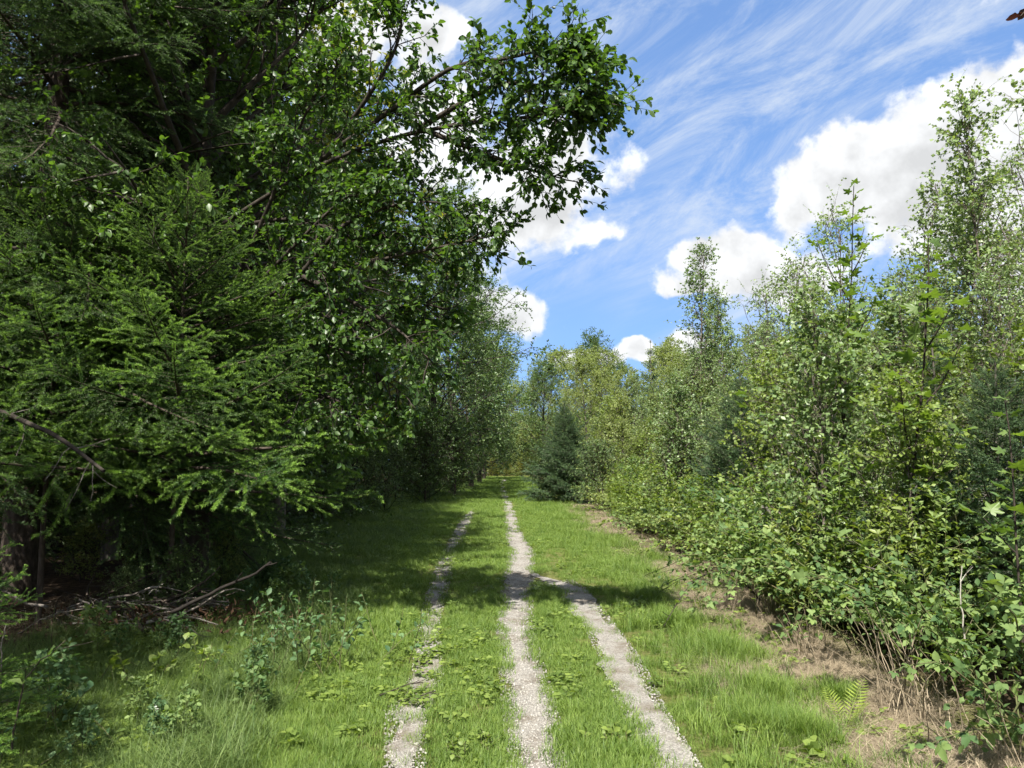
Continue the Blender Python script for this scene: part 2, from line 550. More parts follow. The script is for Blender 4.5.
TR_C = track_from([(900, 516, 590), (768, 513, 566), (711, 506, 554), (684, 504, 547), (650, 500, 537), (622, 500, 531), (600, 502, 531), (578, 504, 533), (554, 509, 534),
                   (530, 506, 519), (516, 505, 516), (504, 504, 512), (495, 501, 508.5), (487, 498.5, 504), (483, 499.5, 506), (479.5, 502, 510)])
TR_L = track_from([(900, 345, 385), (768, 390, 420), (711, 387, 424), (690, 400, 434), (674, 414, 441), (622, 421, 437), (588, 428, 448), (554, 442, 455), (530, 455, 467), (518, 462, 472), (509, 470, 476)])
_c = (TR_L[:, 1] + TR_L[:, 2]) / 2
TR_L[:, 1], TR_L[:, 2] = _c + (TR_L[:, 1] - _c) * 0.74, _c + (TR_L[:, 2] - _c) * 0.74
TR_R = track_from([(900, 735, 800), (768, 651, 697), (711, 623, 664), (657, 602, 637), (622, 584, 611), (600, 566, 594), (588, 554, 584), (580, 530, 570), (574, 522, 548)])


def track_at(tr, y):
    return np.interp(y, tr[:, 0], tr[:, 1]), np.interp(y, tr[:, 0], tr[:, 2])


def in_track(tr, x, y, grow=0.0):
    a, b = track_at(tr, y)
    ok = (y > tr[0, 0] - 2) & (y < tr[-1, 0])
    return ok & (x > a - grow) & (x < b + grow)


def path_mid(y):
    return np.interp(y, [0, 4, 10, 25, 50, 70, 120], [0.15, 0.12, 0.0, -0.35, -0.75, -0.6, 3])


def ground_h(x, y):
    x, y = np.asarray(x, float), np.asarray(y, float)
    h = (vnoise(x, y, 1, 0.35) - 0.5) * 0.10 + (vnoise(x, y, 2, 1.3) - 0.5) * 0.045
    d = np.abs(x - path_mid(y))
    k = np.clip((d - 1.4) / 1.6, 0, 1)
    near = np.clip(1 - y / 140.0, 0, 1)
    h = h * k * near
    h = h + 0.10 * np.clip((-(x - path_mid(y)) - 2.2) / 2.5, 0, 1) * near       # left verge rises a little
    for tr in (TR_C, TR_L, TR_R):
        a, b = track_at(tr, y)
        c, w = (a + b) / 2, (b - a) / 2 + 0.05
        ok = ((y < tr[-1, 0]) & (y > 0.5)).astype(float)
        h = h - 0.022 * ok * np.exp(-((x - c) / w) ** 2)
    return h


def put(x, y):
    return (float(x), float(y), float(ground_h(x, y)))


def ground_mat():
    m, nt = mat_base('ground_soil')
    N, L = nt.nodes, nt.links
    tc = N.new('ShaderNodeTexCoord')
    def noise(s, d=6, r=0.6):
        n = N.new('ShaderNodeTexNoise'); n.inputs['Scale'].default_value = s; n.inputs['Detail'].default_value = d; n.inputs['Roughness'].default_value = r
        L.new(tc.outputs['Object'], n.inputs['Vector']); return n.outputs['Fac']
    def ramp(f, stops):
        r = N.new('ShaderNodeValToRGB'); e = r.color_ramp.elements
        e[0].position, e[0].color = stops[0][0], (*stops[0][1], 1); e[1].position, e[1].color = stops[-1][0], (*stops[-1][1], 1)
        for p, c in stops[1:-1]:
            q = e.new(p); q.color = (*c, 1)
        L.new(f, r.inputs[0]); return r.outputs[0]
    def mix(f, a, b):
        n = N.new('ShaderNodeMix'); n.data_type = 'RGBA'; L.new(f, n.inputs[0]); L.new(a, n.inputs[6]); L.new(b, n.inputs[7]); return n.outputs[2]
    turf = ramp(noise(26, 8, 0.75), [(0.32, (0.06, 0.075, 0.022)), (0.5, (0.13, 0.145, 0.04)), (0.68, (0.25, 0.22, 0.11))])
    litter = ramp(noise(14, 8, 0.7), [(0.3, (0.028, 0.02, 0.014)), (0.5, (0.07, 0.048, 0.032)), (0.72, (0.14, 0.10, 0.065))])
    dry = ramp(noise(22, 8, 0.7), [(0.34, (0.045, 0.032, 0.022)), (0.5, (0.14, 0.10, 0.07)), (0.66, (0.30, 0.25, 0.18))])
    def attr(nm):
        a = N.new('ShaderNodeAttribute'); a.attribute_name = nm; return a.outputs['Fac']
    c = mix(attr('litter'), turf, litter)
    c = mix(attr('dry'), c, dry)
    p = N.new('ShaderNodeBsdfPrincipled'); L.new(c, p.inputs['Base Color']); p.inputs['Roughness'].default_value = 0.95
    p.inputs['Specular IOR Level'].default_value = 0.1
    b = N.new('ShaderNodeBump'); b.inputs['Strength'].default_value = 0.9; b.inputs['Distance'].default_value = 0.06
    L.new(noise(34, 8, 0.8), b.inputs['Height']); L.new(b.outputs[0], p.inputs['Normal'])
    o = N.new('ShaderNodeOutputMaterial'); L.new(p.outputs[0], o.inputs[0])
    return m


def edge_right(y):
    """where the thicket on the right begins"""
    return np.interp(y, [0, 4, 5, 9, 14, 22, 31, 50, 80], [2.45, 2.5, 2.45, 2.55, 2.6, 2.6, 2.4, 1.6, 1.6]) + (vnoise(0, y, 9, 0.5) - 0.5) * 0.3


def edge_left(y):
    """where the wood on the left begins"""
    return np.interp(y, [0, 4, 8, 14, 24, 36, 52, 80], [-3.0, -3.1, -3.3, -4.0, -5.2, -4.4, -3.0, -2.6])


def dry_amt(x, y):
    e = edge_right(y)
    a = np.clip((x - (e - 0.78)) / 0.3, 0, 1) * np.clip((e + 0.5 - x) / 0.3, 0, 1)
    return a * np.clip(0.35 + 1.1 * vnoise(x, y, 5, 1.1), 0, 1) * (y < 34)


def build_ground():
    xs = np.concatenate([-np.geomspace(400, 14, 14), np.arange(-13, -6, 0.5), np.arange(-6, 6, 0.09), np.arange(6, 14, 0.5), np.geomspace(14, 400, 14)])
    ys = np.concatenate([-np.geomspace(60, 2, 6), np.arange(-1.5, 3, 0.5), np.arange(3, 14, 0.09), np.arange(14, 40, 0.3), np.arange(40, 130, 2), np.geomspace(132, 900, 14)])
    xs, ys = np.unique(xs), np.unique(ys)
    X, Y = np.meshgrid(xs, ys)
    Z = ground_h(X, Y)
    V = np.stack([X, Y, Z], -1).reshape(-1, 3)
    nx, ny = len(xs), len(ys)
    i = (np.arange(ny - 1) * nx)[:, None] + np.arange(nx - 1)[None]
    Q = np.stack([i, i + 1, i + 1 + nx, i + nx], -1).reshape(-1, 4)
    mb = MB().add(V, Q=Q)
    me = mb.mesh('ground', ground_mat(), True)
    x, y = V[:, 0], V[:, 1]
    lit = np.clip((edge_left(y) + 0.5 - x) / 0.9, 0, 1)
    lit = np.maximum(lit, np.clip((x - edge_right(y) - 0.5) / 0.4, 0, 1) * 0.9) * (y < 110)
    for nm, arr in (('litter', lit), ('dry', dry_amt(x, y))):
        a = me.attributes.new(nm, 'FLOAT', 'POINT'); a.data.foreach_set('value', arr.astype(np.float32))
    tag(obj('ground', me), kind='structure')


build_ground()


def gravel_mat():
    m, nt = mat_base('gravel_path')
    N, L = nt.nodes, nt.links
    tc = N.new('ShaderNodeTexCoord')
    v = N.new('ShaderNodeTexVoronoi'); v.inputs['Scale'].default_value = 125; v.inputs['Randomness'].default_value = 1.0
    L.new(tc.outputs['Object'], v.inputs['Vector'])
    sp = N.new('ShaderNodeSeparateColor'); L.new(v.outputs['Color'], sp.inputs[0])
    r = N.new('ShaderNodeValToRGB'); e = r.color_ramp.elements
    e[0].position, e[0].color = 0.0, (0.145, 0.136, 0.121, 1); e[1].position, e[1].color = 1.0, (0.335, 0.318, 0.29, 1)
    q = e.new(0.5); q.color = (0.24, 0.226, 0.203, 1)
    L.new(sp.outputs[0], r.inputs[0])
    n = N.new('ShaderNodeTexNoise'); n.inputs['Scale'].default_value = 2.2; n.inputs['Detail'].default_value = 7; n.inputs['Roughness'].default_value = 0.7
    L.new(tc.outputs['Object'], n.inputs['Vector'])
    mr = N.new('ShaderNodeMapRange'); L.new(n.outputs['Fac'], mr.inputs[0]); mr.inputs[1].default_value = 0.48; mr.inputs[2].default_value = 0.66
    mx = N.new('ShaderNodeMix'); mx.data_type = 'RGBA'; L.new(mr.outputs[0], mx.inputs[0]); L.new(r.outputs[0], mx.inputs[6]); mx.inputs[7].default_value = (0.125, 0.10, 0.072, 1)
    p = N.new('ShaderNodeBsdfPrincipled'); L.new(mx.outputs[2], p.inputs['Base Color']); p.inputs['Roughness'].default_value = 0.9
    p.inputs['Specular IOR Level'].default_value = 0.2
    b = N.new('ShaderNodeBump'); b.inputs['Strength'].default_value = 0.8; b.inputs['Distance'].default_value = 0.012
    L.new(v.outputs['Distance'], b.inputs['Height']); b.invert = True; L.new(b.outputs[0], p.inputs['Normal'])
    o = N.new('ShaderNodeOutputMaterial'); L.new(p.outputs[0], o.inputs[0])
    return m


M['gravel'] = gravel_mat()
M['stone'] = leaf_mat('stone', (0.14, 0.131, 0.116), (0.335, 0.318, 0.29), 0.0, 0.85, 0.2, (1, 1, 1), 0.0)


def build_tracks():
    rng = np.random.default_rng(3)
    for k, (nm, tr) in enumerate((('path_middle', TR_C), ('path_left', TR_L), ('path_right', TR_R))):
        y0, y1 = max(tr[0, 0], 2.6), tr[-1, 0]
        ys = [y0]
        while ys[-1] < y1:
            ys.append(ys[-1] + 0.04 + ys[-1] * 0.006)
        ys = np.array(ys); ys[-1] = y1
        a, b = track_at(tr, ys)
        j = lambda s: (vnoise(ys, ys * 0, s, 2.3) - 0.5) * 0.10 + (vnoise(ys, ys * 0, s + 1, 7) - 0.5) * 0.06
        fade = np.clip((y1 - ys) / 1.5, 0.15, 1) if k else 1.0
        c = (a + b) / 2
        a, b = c + (a - c) * fade + j(11 + 7 * k), c + (b - c) * fade + j(14 + 7 * k)
        u = np.linspace(0, 1, 9)
        X = a[:, None] * (1 - u) + b[:, None] * u
        Y = np.repeat(ys[:, None], 9, 1)
        Z = ground_h(X, Y) + 0.005 + k * 0.004 + 0.008 * (1 - (2 * u - 1) ** 2)[None]
        V = np.stack([X, Y, Z], -1).reshape(-1, 3)
        i = (np.arange(len(ys) - 1) * 9)[:, None] + np.arange(8)[None]
        Q = np.stack([i, i + 1, i + 10, i + 9], -1).reshape(-1, 4)
        tag(obj(nm, MB().add(V, Q=Q).mesh(nm, M['gravel'], True)), kind='structure')
    # loose stones
    mb = MB()
    ico = np.array([(1, 0, 0), (-1, 0, 0), (0, 1, 0), (0, -1, 0), (0, 0, 0.7), (0, 0, -0.7)], float)
    fac = np.array([(0, 2, 4), (2, 1, 4), (1, 3, 4), (3, 0, 4), (2, 0, 5), (1, 2, 5), (3, 1, 5), (0, 3, 5)])
    for tr, cnt, spread in ((TR_C, 9000, 0.03), (TR_L, 6000, 0.05), (TR_R, 8000, 0.03)):
        y = tr[1, 0] - 0.5 + (rng.random(cnt) ** 2.2) * (min(tr[-1, 0], 22) - tr[1, 0])
        a, b = track_at(tr, y)
        x = a - spread + (b - a + 2 * spread) * rng.random(cnt)
        s = 0.0025 + 0.006 * rng.random(cnt) ** 3 + 0.0003 * y
        P = np.stack([x, y, ground_h(x, y) + 0.012], -1)
        W = P[:, None] + (ico[None] * (0.7 + 0.6 * rng.random((cnt, 6, 1)))) * s[:, None, None] * (1 + 0.5 * rng.random((cnt, 1, 3)))
        F = fac[None] + (np.arange(cnt) * 6)[:, None, None]
        mb.add(W.reshape(-1, 3), T=F.reshape(-1, 3), rnd=np.repeat(rng.random(cnt), 6))
    tag(obj('gravel', mb.mesh('gravel', M['stone'])), 'pale loose gravel lying along the three worn wheel tracks', 'gravel', kind='stuff')


build_tracks()

# ------------------------------------------------------------------ scattered ground cover (geometry nodes on points)
def field(name, protos, P, rotz, scale, idx, label, cat, tilt=None):
    me = bpy.data.meshes.new(name)
    me.vertices.add(len(P)); me.vertices.foreach_set('co', np.asarray(P, np.float32).ravel())
    rot = np.zeros((len(P), 3), np.float32); rot[:, 2] = rotz
    if tilt is not None:
        rot[:, :2] = tilt
    a = me.attributes.new('rot', 'FLOAT_VECTOR', 'POINT'); a.data.foreach_set('vector', rot.ravel())
    a = me.attributes.new('size', 'FLOAT', 'POINT'); a.data.foreach_set('value', np.asarray(scale, np.float32))
    a = me.attributes.new('pick', 'INT', 'POINT'); a.data.foreach_set('value', np.asarray(idx, np.int32))
    o = obj(name, me)
    g = bpy.data.node_groups.new(name, 'GeometryNodeTree')
    g.interface.new_socket('Geometry', in_out='INPUT', socket_type='NodeSocketGeometry')
    g.interface.new_socket('Geometry', in_out='OUTPUT', socket_type='NodeSocketGeometry')
    N, L = g.nodes, g.links
    gi, go = N.new('NodeGroupInput'), N.new('NodeGroupOutput')
    iop = N.new('GeometryNodeInstanceOnPoints')
    jn = N.new('GeometryNodeGeometryToInstance')
    for p in reversed(protos):
        src = N.new('GeometryNodeObjectInfo'); src.inputs['Object'].default_value = p
        L.new(src.outputs['Geometry'], jn.inputs[0])
    L.new(gi.outputs[0], iop.inputs['Points'])
    L.new(jn.outputs[0], iop.inputs['Instance'])
    iop.inputs['Pick Instance'].default_value = True
    def named(nm, t):
        n = N.new('GeometryNodeInputNamedAttribute'); n.data_type = t; n.inputs['Name'].default_value = nm
        return n.outputs['Attribute']
    L.new(named('pick', 'INT'), iop.inputs['Instance Index'])
    e2r = N.new('FunctionNodeEulerToRotation')
    L.new(named('rot', 'FLOAT_VECTOR'), e2r.inputs[0]); L.new(e2r.outputs[0], iop.inputs['Rotation'])
    L.new(named('size', 'FLOAT'), iop.inputs['Scale'])
    L.new(iop.outputs[0], go.inputs[0])
    md = o.modifiers.new('scatter', 'NODES'); md.node_group = g
    return tag(o, label, cat, kind='stuff')


def proto(name, mb, mats):
    return bpy.data.objects.new(name, mb.mesh(name, mats))


def blades(rng, n, rad, h0, h1, w, lean, flat=1.0, K=3):
    """a patch of bent grass blades"""
    mb = MB()
    r = rad * np.sqrt(rng.random(n)); a = rng.random(n) * 6.283
    P = np.stack([r * np.cos(a), r * np.sin(a), -0.005 * np.ones(n)], -1)
    h = h0 + (h1 - h0) * rng.random(n) ** 1.5
    ld = rng.random(n) * 6.283
    ln = lean * (0.3 + rng.random(n))
    side = np.stack([-np.sin(ld), np.cos(ld), np.zeros(n)], -1)
    out = np.stack([np.cos(ld), np.sin(ld), np.zeros(n)], -1)
    pts, ws = [], []
    for k in range(K + 1):
        t = k / K
        c = P + out * (ln * h * t * t)[:, None] + np.array([0, 0, 1.0]) * (h * (t - 0.28 * ln * t * t) * flat)[:, None]
        wk = w * (1 - t) ** 0.8 * (0.7 + 0.6 * rng.random(n))
        pts.append((c - side * wk[:, None], c + side * wk[:, None]))
    V, T = [], []
    cols = []
    for k in range(K):
        cols += [pts[k][0], pts[k][1]]
    cols.append(pts[K][0])
    V = np.stack(cols, 1)
    nv = V.shape[1]
    tt = []
    for k in range(K - 1):
        b = 2 * k
        tt += [(b, b + 1, b + 3), (b, b + 3, b + 2)]
    b = 2 * (K - 1)
    tt.append((b, b + 1, b + 2))
    F = np.array(tt)[None] + (np.arange(n) * nv)[:, None, None]
    mb.add(V.reshape(-1, 3), T=F.reshape(-1, 3), rnd=np.repeat(rng.random(n), nv))
    return mb


def build_grass():
    rng = np.random.default_rng(11)
    short = [proto('grass_patch', blades(rng, 90, 0.10, 0.03, 0.085, 0.0021, 0.8), M['grass']) for _ in range(4)]
    mid = [proto('grass_tuft', blades(rng, 80, 0.09, 0.07, 0.20, 0.0024, 0.8), M['grass']) for _ in range(4)]
    tall = []
    for _ in range(4):
        mb = blades(rng, 60, 0.13, 0.12, 0.36, 0.0030, 1.25)
        # flower stalks
        n = 1
        a = rng.random(n) * 6.28
        P = np.stack([0.08 * np.cos(a), 0.08 * np.sin(a), np.zeros(n)], -1)
        D = np.stack([0.25 * rng.normal(size=n), 0.25 * rng.normal(size=n), np.ones(n)], -1)
        pl = polys(rng, P, D, 0.35 + 0.3 * rng.random(n), 4, 0.06)
        tubes(mb, pl, 0.0013, 0.0008, 3, 1)
        ii = np.repeat(np.arange(n), 14)
        q, t = along(pl, ii, 0.72 + 0.28 * rng.random(len(ii)))
        scatter(mb, t_dia(0.16), q, nrm(t + 0.5 * ball(rng, len(ii))), ball(rng, len(ii)), 0.016, rng.random(len(ii)), 1)
        tall.append(bpy.data.objects.new('grass_tall', mb.mesh('grass_tall', [M['grass_tall'], M['grass_tall']])))
    straw = []
    for _ in range(3):
        mb = blades(rng, 60, 0.16, 0.06, 0.30, 0.0017, 1.9, 0.42)
        straw.append(bpy.data.objects.new('straw', mb.mesh('straw', M['straw'])))
    weeds = []
    for _ in range(3):
        mb = MB(); n = 16
        a = rng.random(n) * 6.28; r = 0.06 * rng.random(n)
        P = np.stack([r * np.cos(a), r * np.sin(a), 0.012 + 0.05 * rng.random(n)], -1)
        Y = np.stack([np.cos(a), np.sin(a), 0.35 * rng.random(n)], -1)
        scatter(mb, t_leaf(0.32, 0.08, 0.15), P, Y, np.array([0, 0, 1.0]) + 0.35 * rng.normal(size=(n, 3)), 0.03 + 0.03 * rng.random(n), rng.random(n))
        weeds.append(bpy.data.objects.new('weed', mb.mesh('weed', M['weed'])))

    def sample(n, ylo, yhi, xlo, xhi, pw=1.0):
        """points thinning out with distance"""
        u = rng.random(n)
        y = ylo * (yhi / ylo) ** (u ** pw)
        lo, hi = xlo(y), xhi(y)
        return lo + (hi - lo) * rng.random(n), y

    # ---- short turf
    x, y = sample(26000, 2.9, 78, lambda y: edge_left(y) - 0.3, lambda y: edge_right(y) + 0.15, 0.92)
    onp = in_track(TR_C, x, y, -0.01 + 0.16 * np.clip((y - 10) / 15, 0, 1.8)) | in_track(TR_L, x, y, 0.10 * np.clip((y - 10) / 15, 0, 1)) | in_track(TR_R, x, y, 0.0)
    ra = track_at(TR_R, y)[1]
    thin = np.where((y < 14) & (x > ra) & (x < ra + 0.62 + 0.25 * vnoise(x, y, 21, 1.2)), 0.85, 1.0)
    thin *= np.where(in_track(TR_L, x, y, 0.12), 0.5, 1.0)
    dr = dry_amt(x, y)
    soft = in_track(TR_L, x, y, 0.0) * 0.26 + 0.014 + 0.3 * (~(in_track(TR_C, x, y, -0.045) | in_track(TR_L, x, y, -0.04) | in_track(TR_R, x, y, -0.05)))
    keep = (~onp | (rng.random(len(x)) < soft)) & (rng.random(len(x)) < thin) & (rng.random(len(x)) > dr * 0.93)
    x, y = x[keep], y[keep]
    sc = (0.72 + 0.5 * rng.random(len(x))) * (0.55 + 0.9 * vnoise(x, y, 4, 1.6)) * (1 + np.clip((y - 8) / 30, 0, 1.4))
    sc *= np.where((y < 14) & (x > track_at(TR_R, y)[1]) & (x < track_at(TR_R, y)[1] + 0.6), 0.55, 1.0)
    field('grass', short, np.stack([x, y, ground_h(x, y)], -1), rng.random(len(x)) * 6.28, sc, rng.integers(0, 4, len(x)), 'short bright green grass between and beside the wheel tracks', 'grass')
    # ---- longer tufts: along the right verge, on the two medians, and at the left
    bx, by = [], []
    def blob(cx, cy, rx, ry, n):
        n = int(n * 1.15)
        a, r = rng.random(n) * 6.28, np.abs(rng.normal(size=n)) * 0.72
        bx.append(cx + rx * r * np.cos(a)); by.append(cy + ry * r * np.sin(a))
    for (px, py, rx, ry, n) in [(680, 628, 0.28, 0.55, 110), (725, 655, 0.33, 0.5, 150), (650, 600, 0.2, 0.6, 60), (775, 700, 0.28, 0.36, 100), (800, 740, 0.22, 0.28, 70), (838, 702, 0.10, 0.14, 60),
                                (640, 575, 0.2, 0.8, 50), (760, 730, 0.25, 0.25, 60), (615, 545, 0.3, 1.6, 60), (590, 690, 0.10, 0.12, 10), (655, 560, 0.25, 0.8, 50)]:
        c = gp(px, py); blob(c[0], c[1], rx, ry, n)
    n = 2400
    x2, y2 = sample(n, 3.2, 60, lambda y: track_at(TR_L, y)[0] - 1.3, lambda y: track_at(TR_L, y)[0] - 0.25)
    k2 = rng.random(n) < 0.35 + 0.5 * vnoise(x2, y2, 8, 0.9)
    bx.append(x2[k2]); by.append(y2[k2])
    x3, y3 = sample(700, 3.2, 40, lambda y: track_at(TR_L, y)[1] + 0.1, lambda y: track_at(TR_C, y)[0] - 0.06)
    k3 = vnoise(x3, y3, 31, 1.4) > 0.62
    bx.append(x3[k3]); by.append(y3[k3])
    x4, y4 = sample(700, 3.2, 9.5, lambda y: track_at(TR_C, y)[1] + 0.08, lambda y: track_at(TR_R, y)[0] - 0.08)
    k4 = vnoise(x4, y4, 32, 1.4) > 0.6
    bx.append(x4[k4]); by.append(y4[k4])
    x5, y5 = sample(900, 9, 70, lambda y: track_at(TR_C, y)[1] + 0.3, lambda y: edge_right(y) - 0.5)
    k5 = vnoise(x5, y5, 33, 0.8) > 0.55
    bx.append(x5[k5]); by.append(y5[k5])
    x7, y7 = sample(2200, 3.0, 60, lambda y: edge_left(y), lambda y: edge_right(y) - 0.2)
    bx.append(x7); by.append(y7)
    x, y = np.concatenate(bx), np.concatenate(by)
    kk = ~(in_track(TR_C, x, y, 0.03 + 0.2 * np.clip((y - 10) / 15, 0, 1.3)) | in_track(TR_L, x, y, 0.06) | in_track(TR_R, x, y, 0.05))
    x, y = x[kk], y[kk]
    sc = (0.35 + 0.75 * rng.random(len(x))) * (1 + np.clip((y - 10) / 40, 0, 0.8)) * np.where(x > 0.9, 1.1, 0.75)
    sc[-1:] = 0.4
    sc = np.where((np.abs(x - path_mid(y)) < 1.0), sc * 0.75, sc)
    field('grass_tufts', mid, np.stack([x, y, ground_h(x, y)], -1), rng.random(len(x)) * 6.28, sc, rng.integers(0, 4, len(x)), 'longer grass tufts on the verges beside the tracks', 'grass')
    # ---- tall grass on the left verge
    x, y = sample(7500, 2.9, 62, lambda y: edge_left(y) - 1.0, lambda y: np.minimum(track_at(TR_L, y)[0] - 0.75, np.interp(y, [0, 30, 60], [9, 9, -2.2])), 0.95)
    k = rng.random(len(x)) < np.clip(1.2 - (x - edge_left(y)) / np.maximum(track_at(TR_L, y)[0] - 0.6 - edge_left(y), 0.3), 0.1, 1) + 0.05
    k &= ~((x < -1.9 - 0.12 * (y - 4)) & (y < 10) & (rng.random(len(x)) < 0.30))
    x, y = x[k], y[k]
    sc = (0.45 + 0.55 * rng.random(len(x))) * (0.5 + 0.6 * vnoise(x, y, 6, 0.7)) * (1 + np.clip((y - 10) / 50, 0, 0.5)) * np.where((x < -2.2) & (y < 10), 0.72, 0.95)
    field('tall_grass', tall, np.stack([x, y, ground_h(x, y)], -1), rng.random(len(x)) * 6.28, sc, rng.integers(0, 4, len(x)), 'tall seeding grass on the shaded left verge', 'grass')
    # ---- tall grass poking through the thicket edge far off on the right
    # ---- straw
    x, y = sample(9000, 3.2, 34, lambda y: edge_right(y) - 1.0, lambda y: edge_right(y) + 0.6, 0.9)
    k = rng.random(len(x)) < dry_amt(x, y) * 0.8 * (vnoise(x, y, 41, 2.2) > 0.22)
    x, y = x[k], y[k]
    x6, y6 = sample(350, 7, 60, lambda y: edge_left(y) - 1.6, lambda y: edge_left(y) + 0.6)
    x, y = np.concatenate([x, x6]), np.concatenate([y, y6])
    field('dry_grass', straw, np.stack([x, y, ground_h(x, y)], -1), rng.random(len(x)) * 6.28, 0.55 + 0.6 * rng.random(len(x)), rng.integers(0, 3, len(x)), 'brown dead grass and straw along the thicket edge', 'dry grass')
    # ---- small weeds in the turf
    x, y = sample(5200, 3.0, 24, lambda y: edge_left(y) - 0.6, lambda y: edge_right(y) + 0.1)
    kk = ~(in_track(TR_C, x, y, 0.02) | in_track(TR_R, x, y, 0.0))
    kk &= rng.random(len(x)) < np.where(vnoise(x, y, 17, 0.9) > 0.55, 0.7, 0.12)
    x, y = x[kk], y[kk]
    field('weeds', weeds, np.stack([x, y, ground_h(x, y)], -1), rng.random(len(x)) * 6.28, 0.5 + 0.7 * rng.random(len(x)), rng.integers(0, 3, len(x)), 'low broad-leaved weeds scattered through the turf', 'weeds')


build_grass()

# ------------------------------------------------------------------ tree builders
def broadleaf(seed, H, r0, cb, spread, leaf, tmpl, n1=34, n2=9, n3=5, lpt=10, droop=0.0, up=0.0, sides=7, wob=0.03, env='round', lean=0.0, jit=0.5, a_low=80, a_top=30, barkmat=1, flatn=0.9, tw=1.0):
    """returns (trunk with limbs, crown)"""
    rng = np.random.default_rng(seed)
    tr, cr = MB(), MB()
    trunk = polys(rng, np.array([[0, 0, -0.1]]), np.array([[lean, 0, 1.0]]), np.array([H * 0.98]), 10, wob, (0, 0, 0.06))
    tubes(tr, trunk, r0, r0 * 0.10, sides + 3, 0, 0.9)
    t1 = cb + (0.985 - cb) * (np.arange(n1) + rng.random(n1) * 0.8) / n1
    P, _ = along(trunk, np.zeros(n1, int), t1)
    az = np.arange(n1) * 2.399 + rng.normal(size=n1) * 0.35
    u = (t1 - cb) / (1 - cb)
    if env == 'round':
        e = np.sqrt(np.clip(1 - (np.abs(u - 0.36) / 0.66) ** 2.2, 0.05, 1))
    elif env == 'cone':
        e = np.clip(1.02 - u * 0.92, 0.08, 1) * np.clip(0.55 + u * 3, 0, 1)
    else:
        e = np.clip(0.8 + 0.2 * np.sin(u * 9), 0.1, 1) * np.clip((1 - u) * 3.2, 0.15, 1)
    el = np.radians(90 - (a_low + (a_top - a_low) * u)) + rng.normal(size=n1) * 0.12
    D = np.stack([np.cos(az) * np.cos(el), np.sin(az) * np.cos(el), np.sin(el)], -1)
    L1 = spread * e * (0.75 + 0.5 * rng.random(n1))
    b1 = polys(rng, P, D, L1, 7, 0.13, (0, 0, 0.05 + up))
    rr = np.minimum(r0 * 0.36, 0.012 + 0.022 * L1) * tw
    tubes(tr, b1, rr, 0.006, 5, 0)
    i2 = np.repeat(np.arange(n1), n2)
    t2 = 0.16 + 0.84 * rng.random(len(i2)) ** 0.8
    P2, T2 = along(b1, i2, t2)
    D2 = dirs_from(rng, T2, 0.9 + 0.25 * rng.normal(size=len(i2)), 0.6)
    L2 = (L1[i2] * 0.42 * (1.05 - 0.6 * t2) + 0.22) * (0.6 + 0.7 * rng.random(len(i2)))
    b2 = polys(rng, P2, D2, L2, 4, 0.16, (0, 0, 0.03 + up - droop * 0.6))
    tubes(tr, b2, np.minimum(0.35 * rr[i2] + 0.003 * tw, 0.02), 0.003 * tw, 3, 0)
    i3 = np.repeat(np.arange(len(i2)), n3)
    t3 = 0.2 + 0.8 * rng.random(len(i3))
    P3, T3 = along(b2, i3, t3)
    D3 = dirs_from(rng, T3, 0.85 + 0.3 * rng.normal(size=len(i3)), 0.7)
    L3 = (L2[i3] * 0.42 + 0.10) * (0.6 + 0.8 * rng.random(len(i3)))
    b3 = polys(rng, P3, D3, L3, 3, 0.18, (0, 0, -droop))
    tubes(cr, b3, 0.0035 * tw, 0.0015 * tw, 3, 1)
    i4 = np.repeat(np.arange(len(i3)), lpt)
    t4 = 0.08 + 0.92 * rng.random(len(i4))
    P4, T4 = along(b3, i4, t4)
    n = len(i4)
    Yd = dirs_from(rng, T4, 0.85 + 0.35 * rng.normal(size=n), 0.7) - np.array([0, 0, 0.22 + droop])
    Nd = nrm(np.array([0, 0, flatn]) + jit * rng.normal(size=(n, 3)))
    clump = np.repeat(rng.random(len(i2)), n3)[i4]
    rnd = np.clip(0.35 * clump + 0.65 * rng.random(n), 0, 1)
    scatter(cr, tmpl, P4, Yd, Nd, leaf * (0.65 + 0.6 * rng.random(n)), rnd, 0)
    return tr, cr


def plant_tree(name, label, cat, meshes, x, y, rz, s, group=None, z=None, tilt=0.0):
    t = thing(name, label, cat, (float(x), float(y), float(ground_h(x, y)) if z is None else z), rz, s, group)
    if tilt:
        t.rotation_euler[1] = tilt
    obj('trunk', meshes[0], t)
    obj('crown', meshes[1], t)
    return t


def pair(nm, mbs, bark, leafm):
    return mbs[0].mesh(nm + '_trunk', bark, True), mbs[1].mesh(nm + '_crown', [leafm, bark])


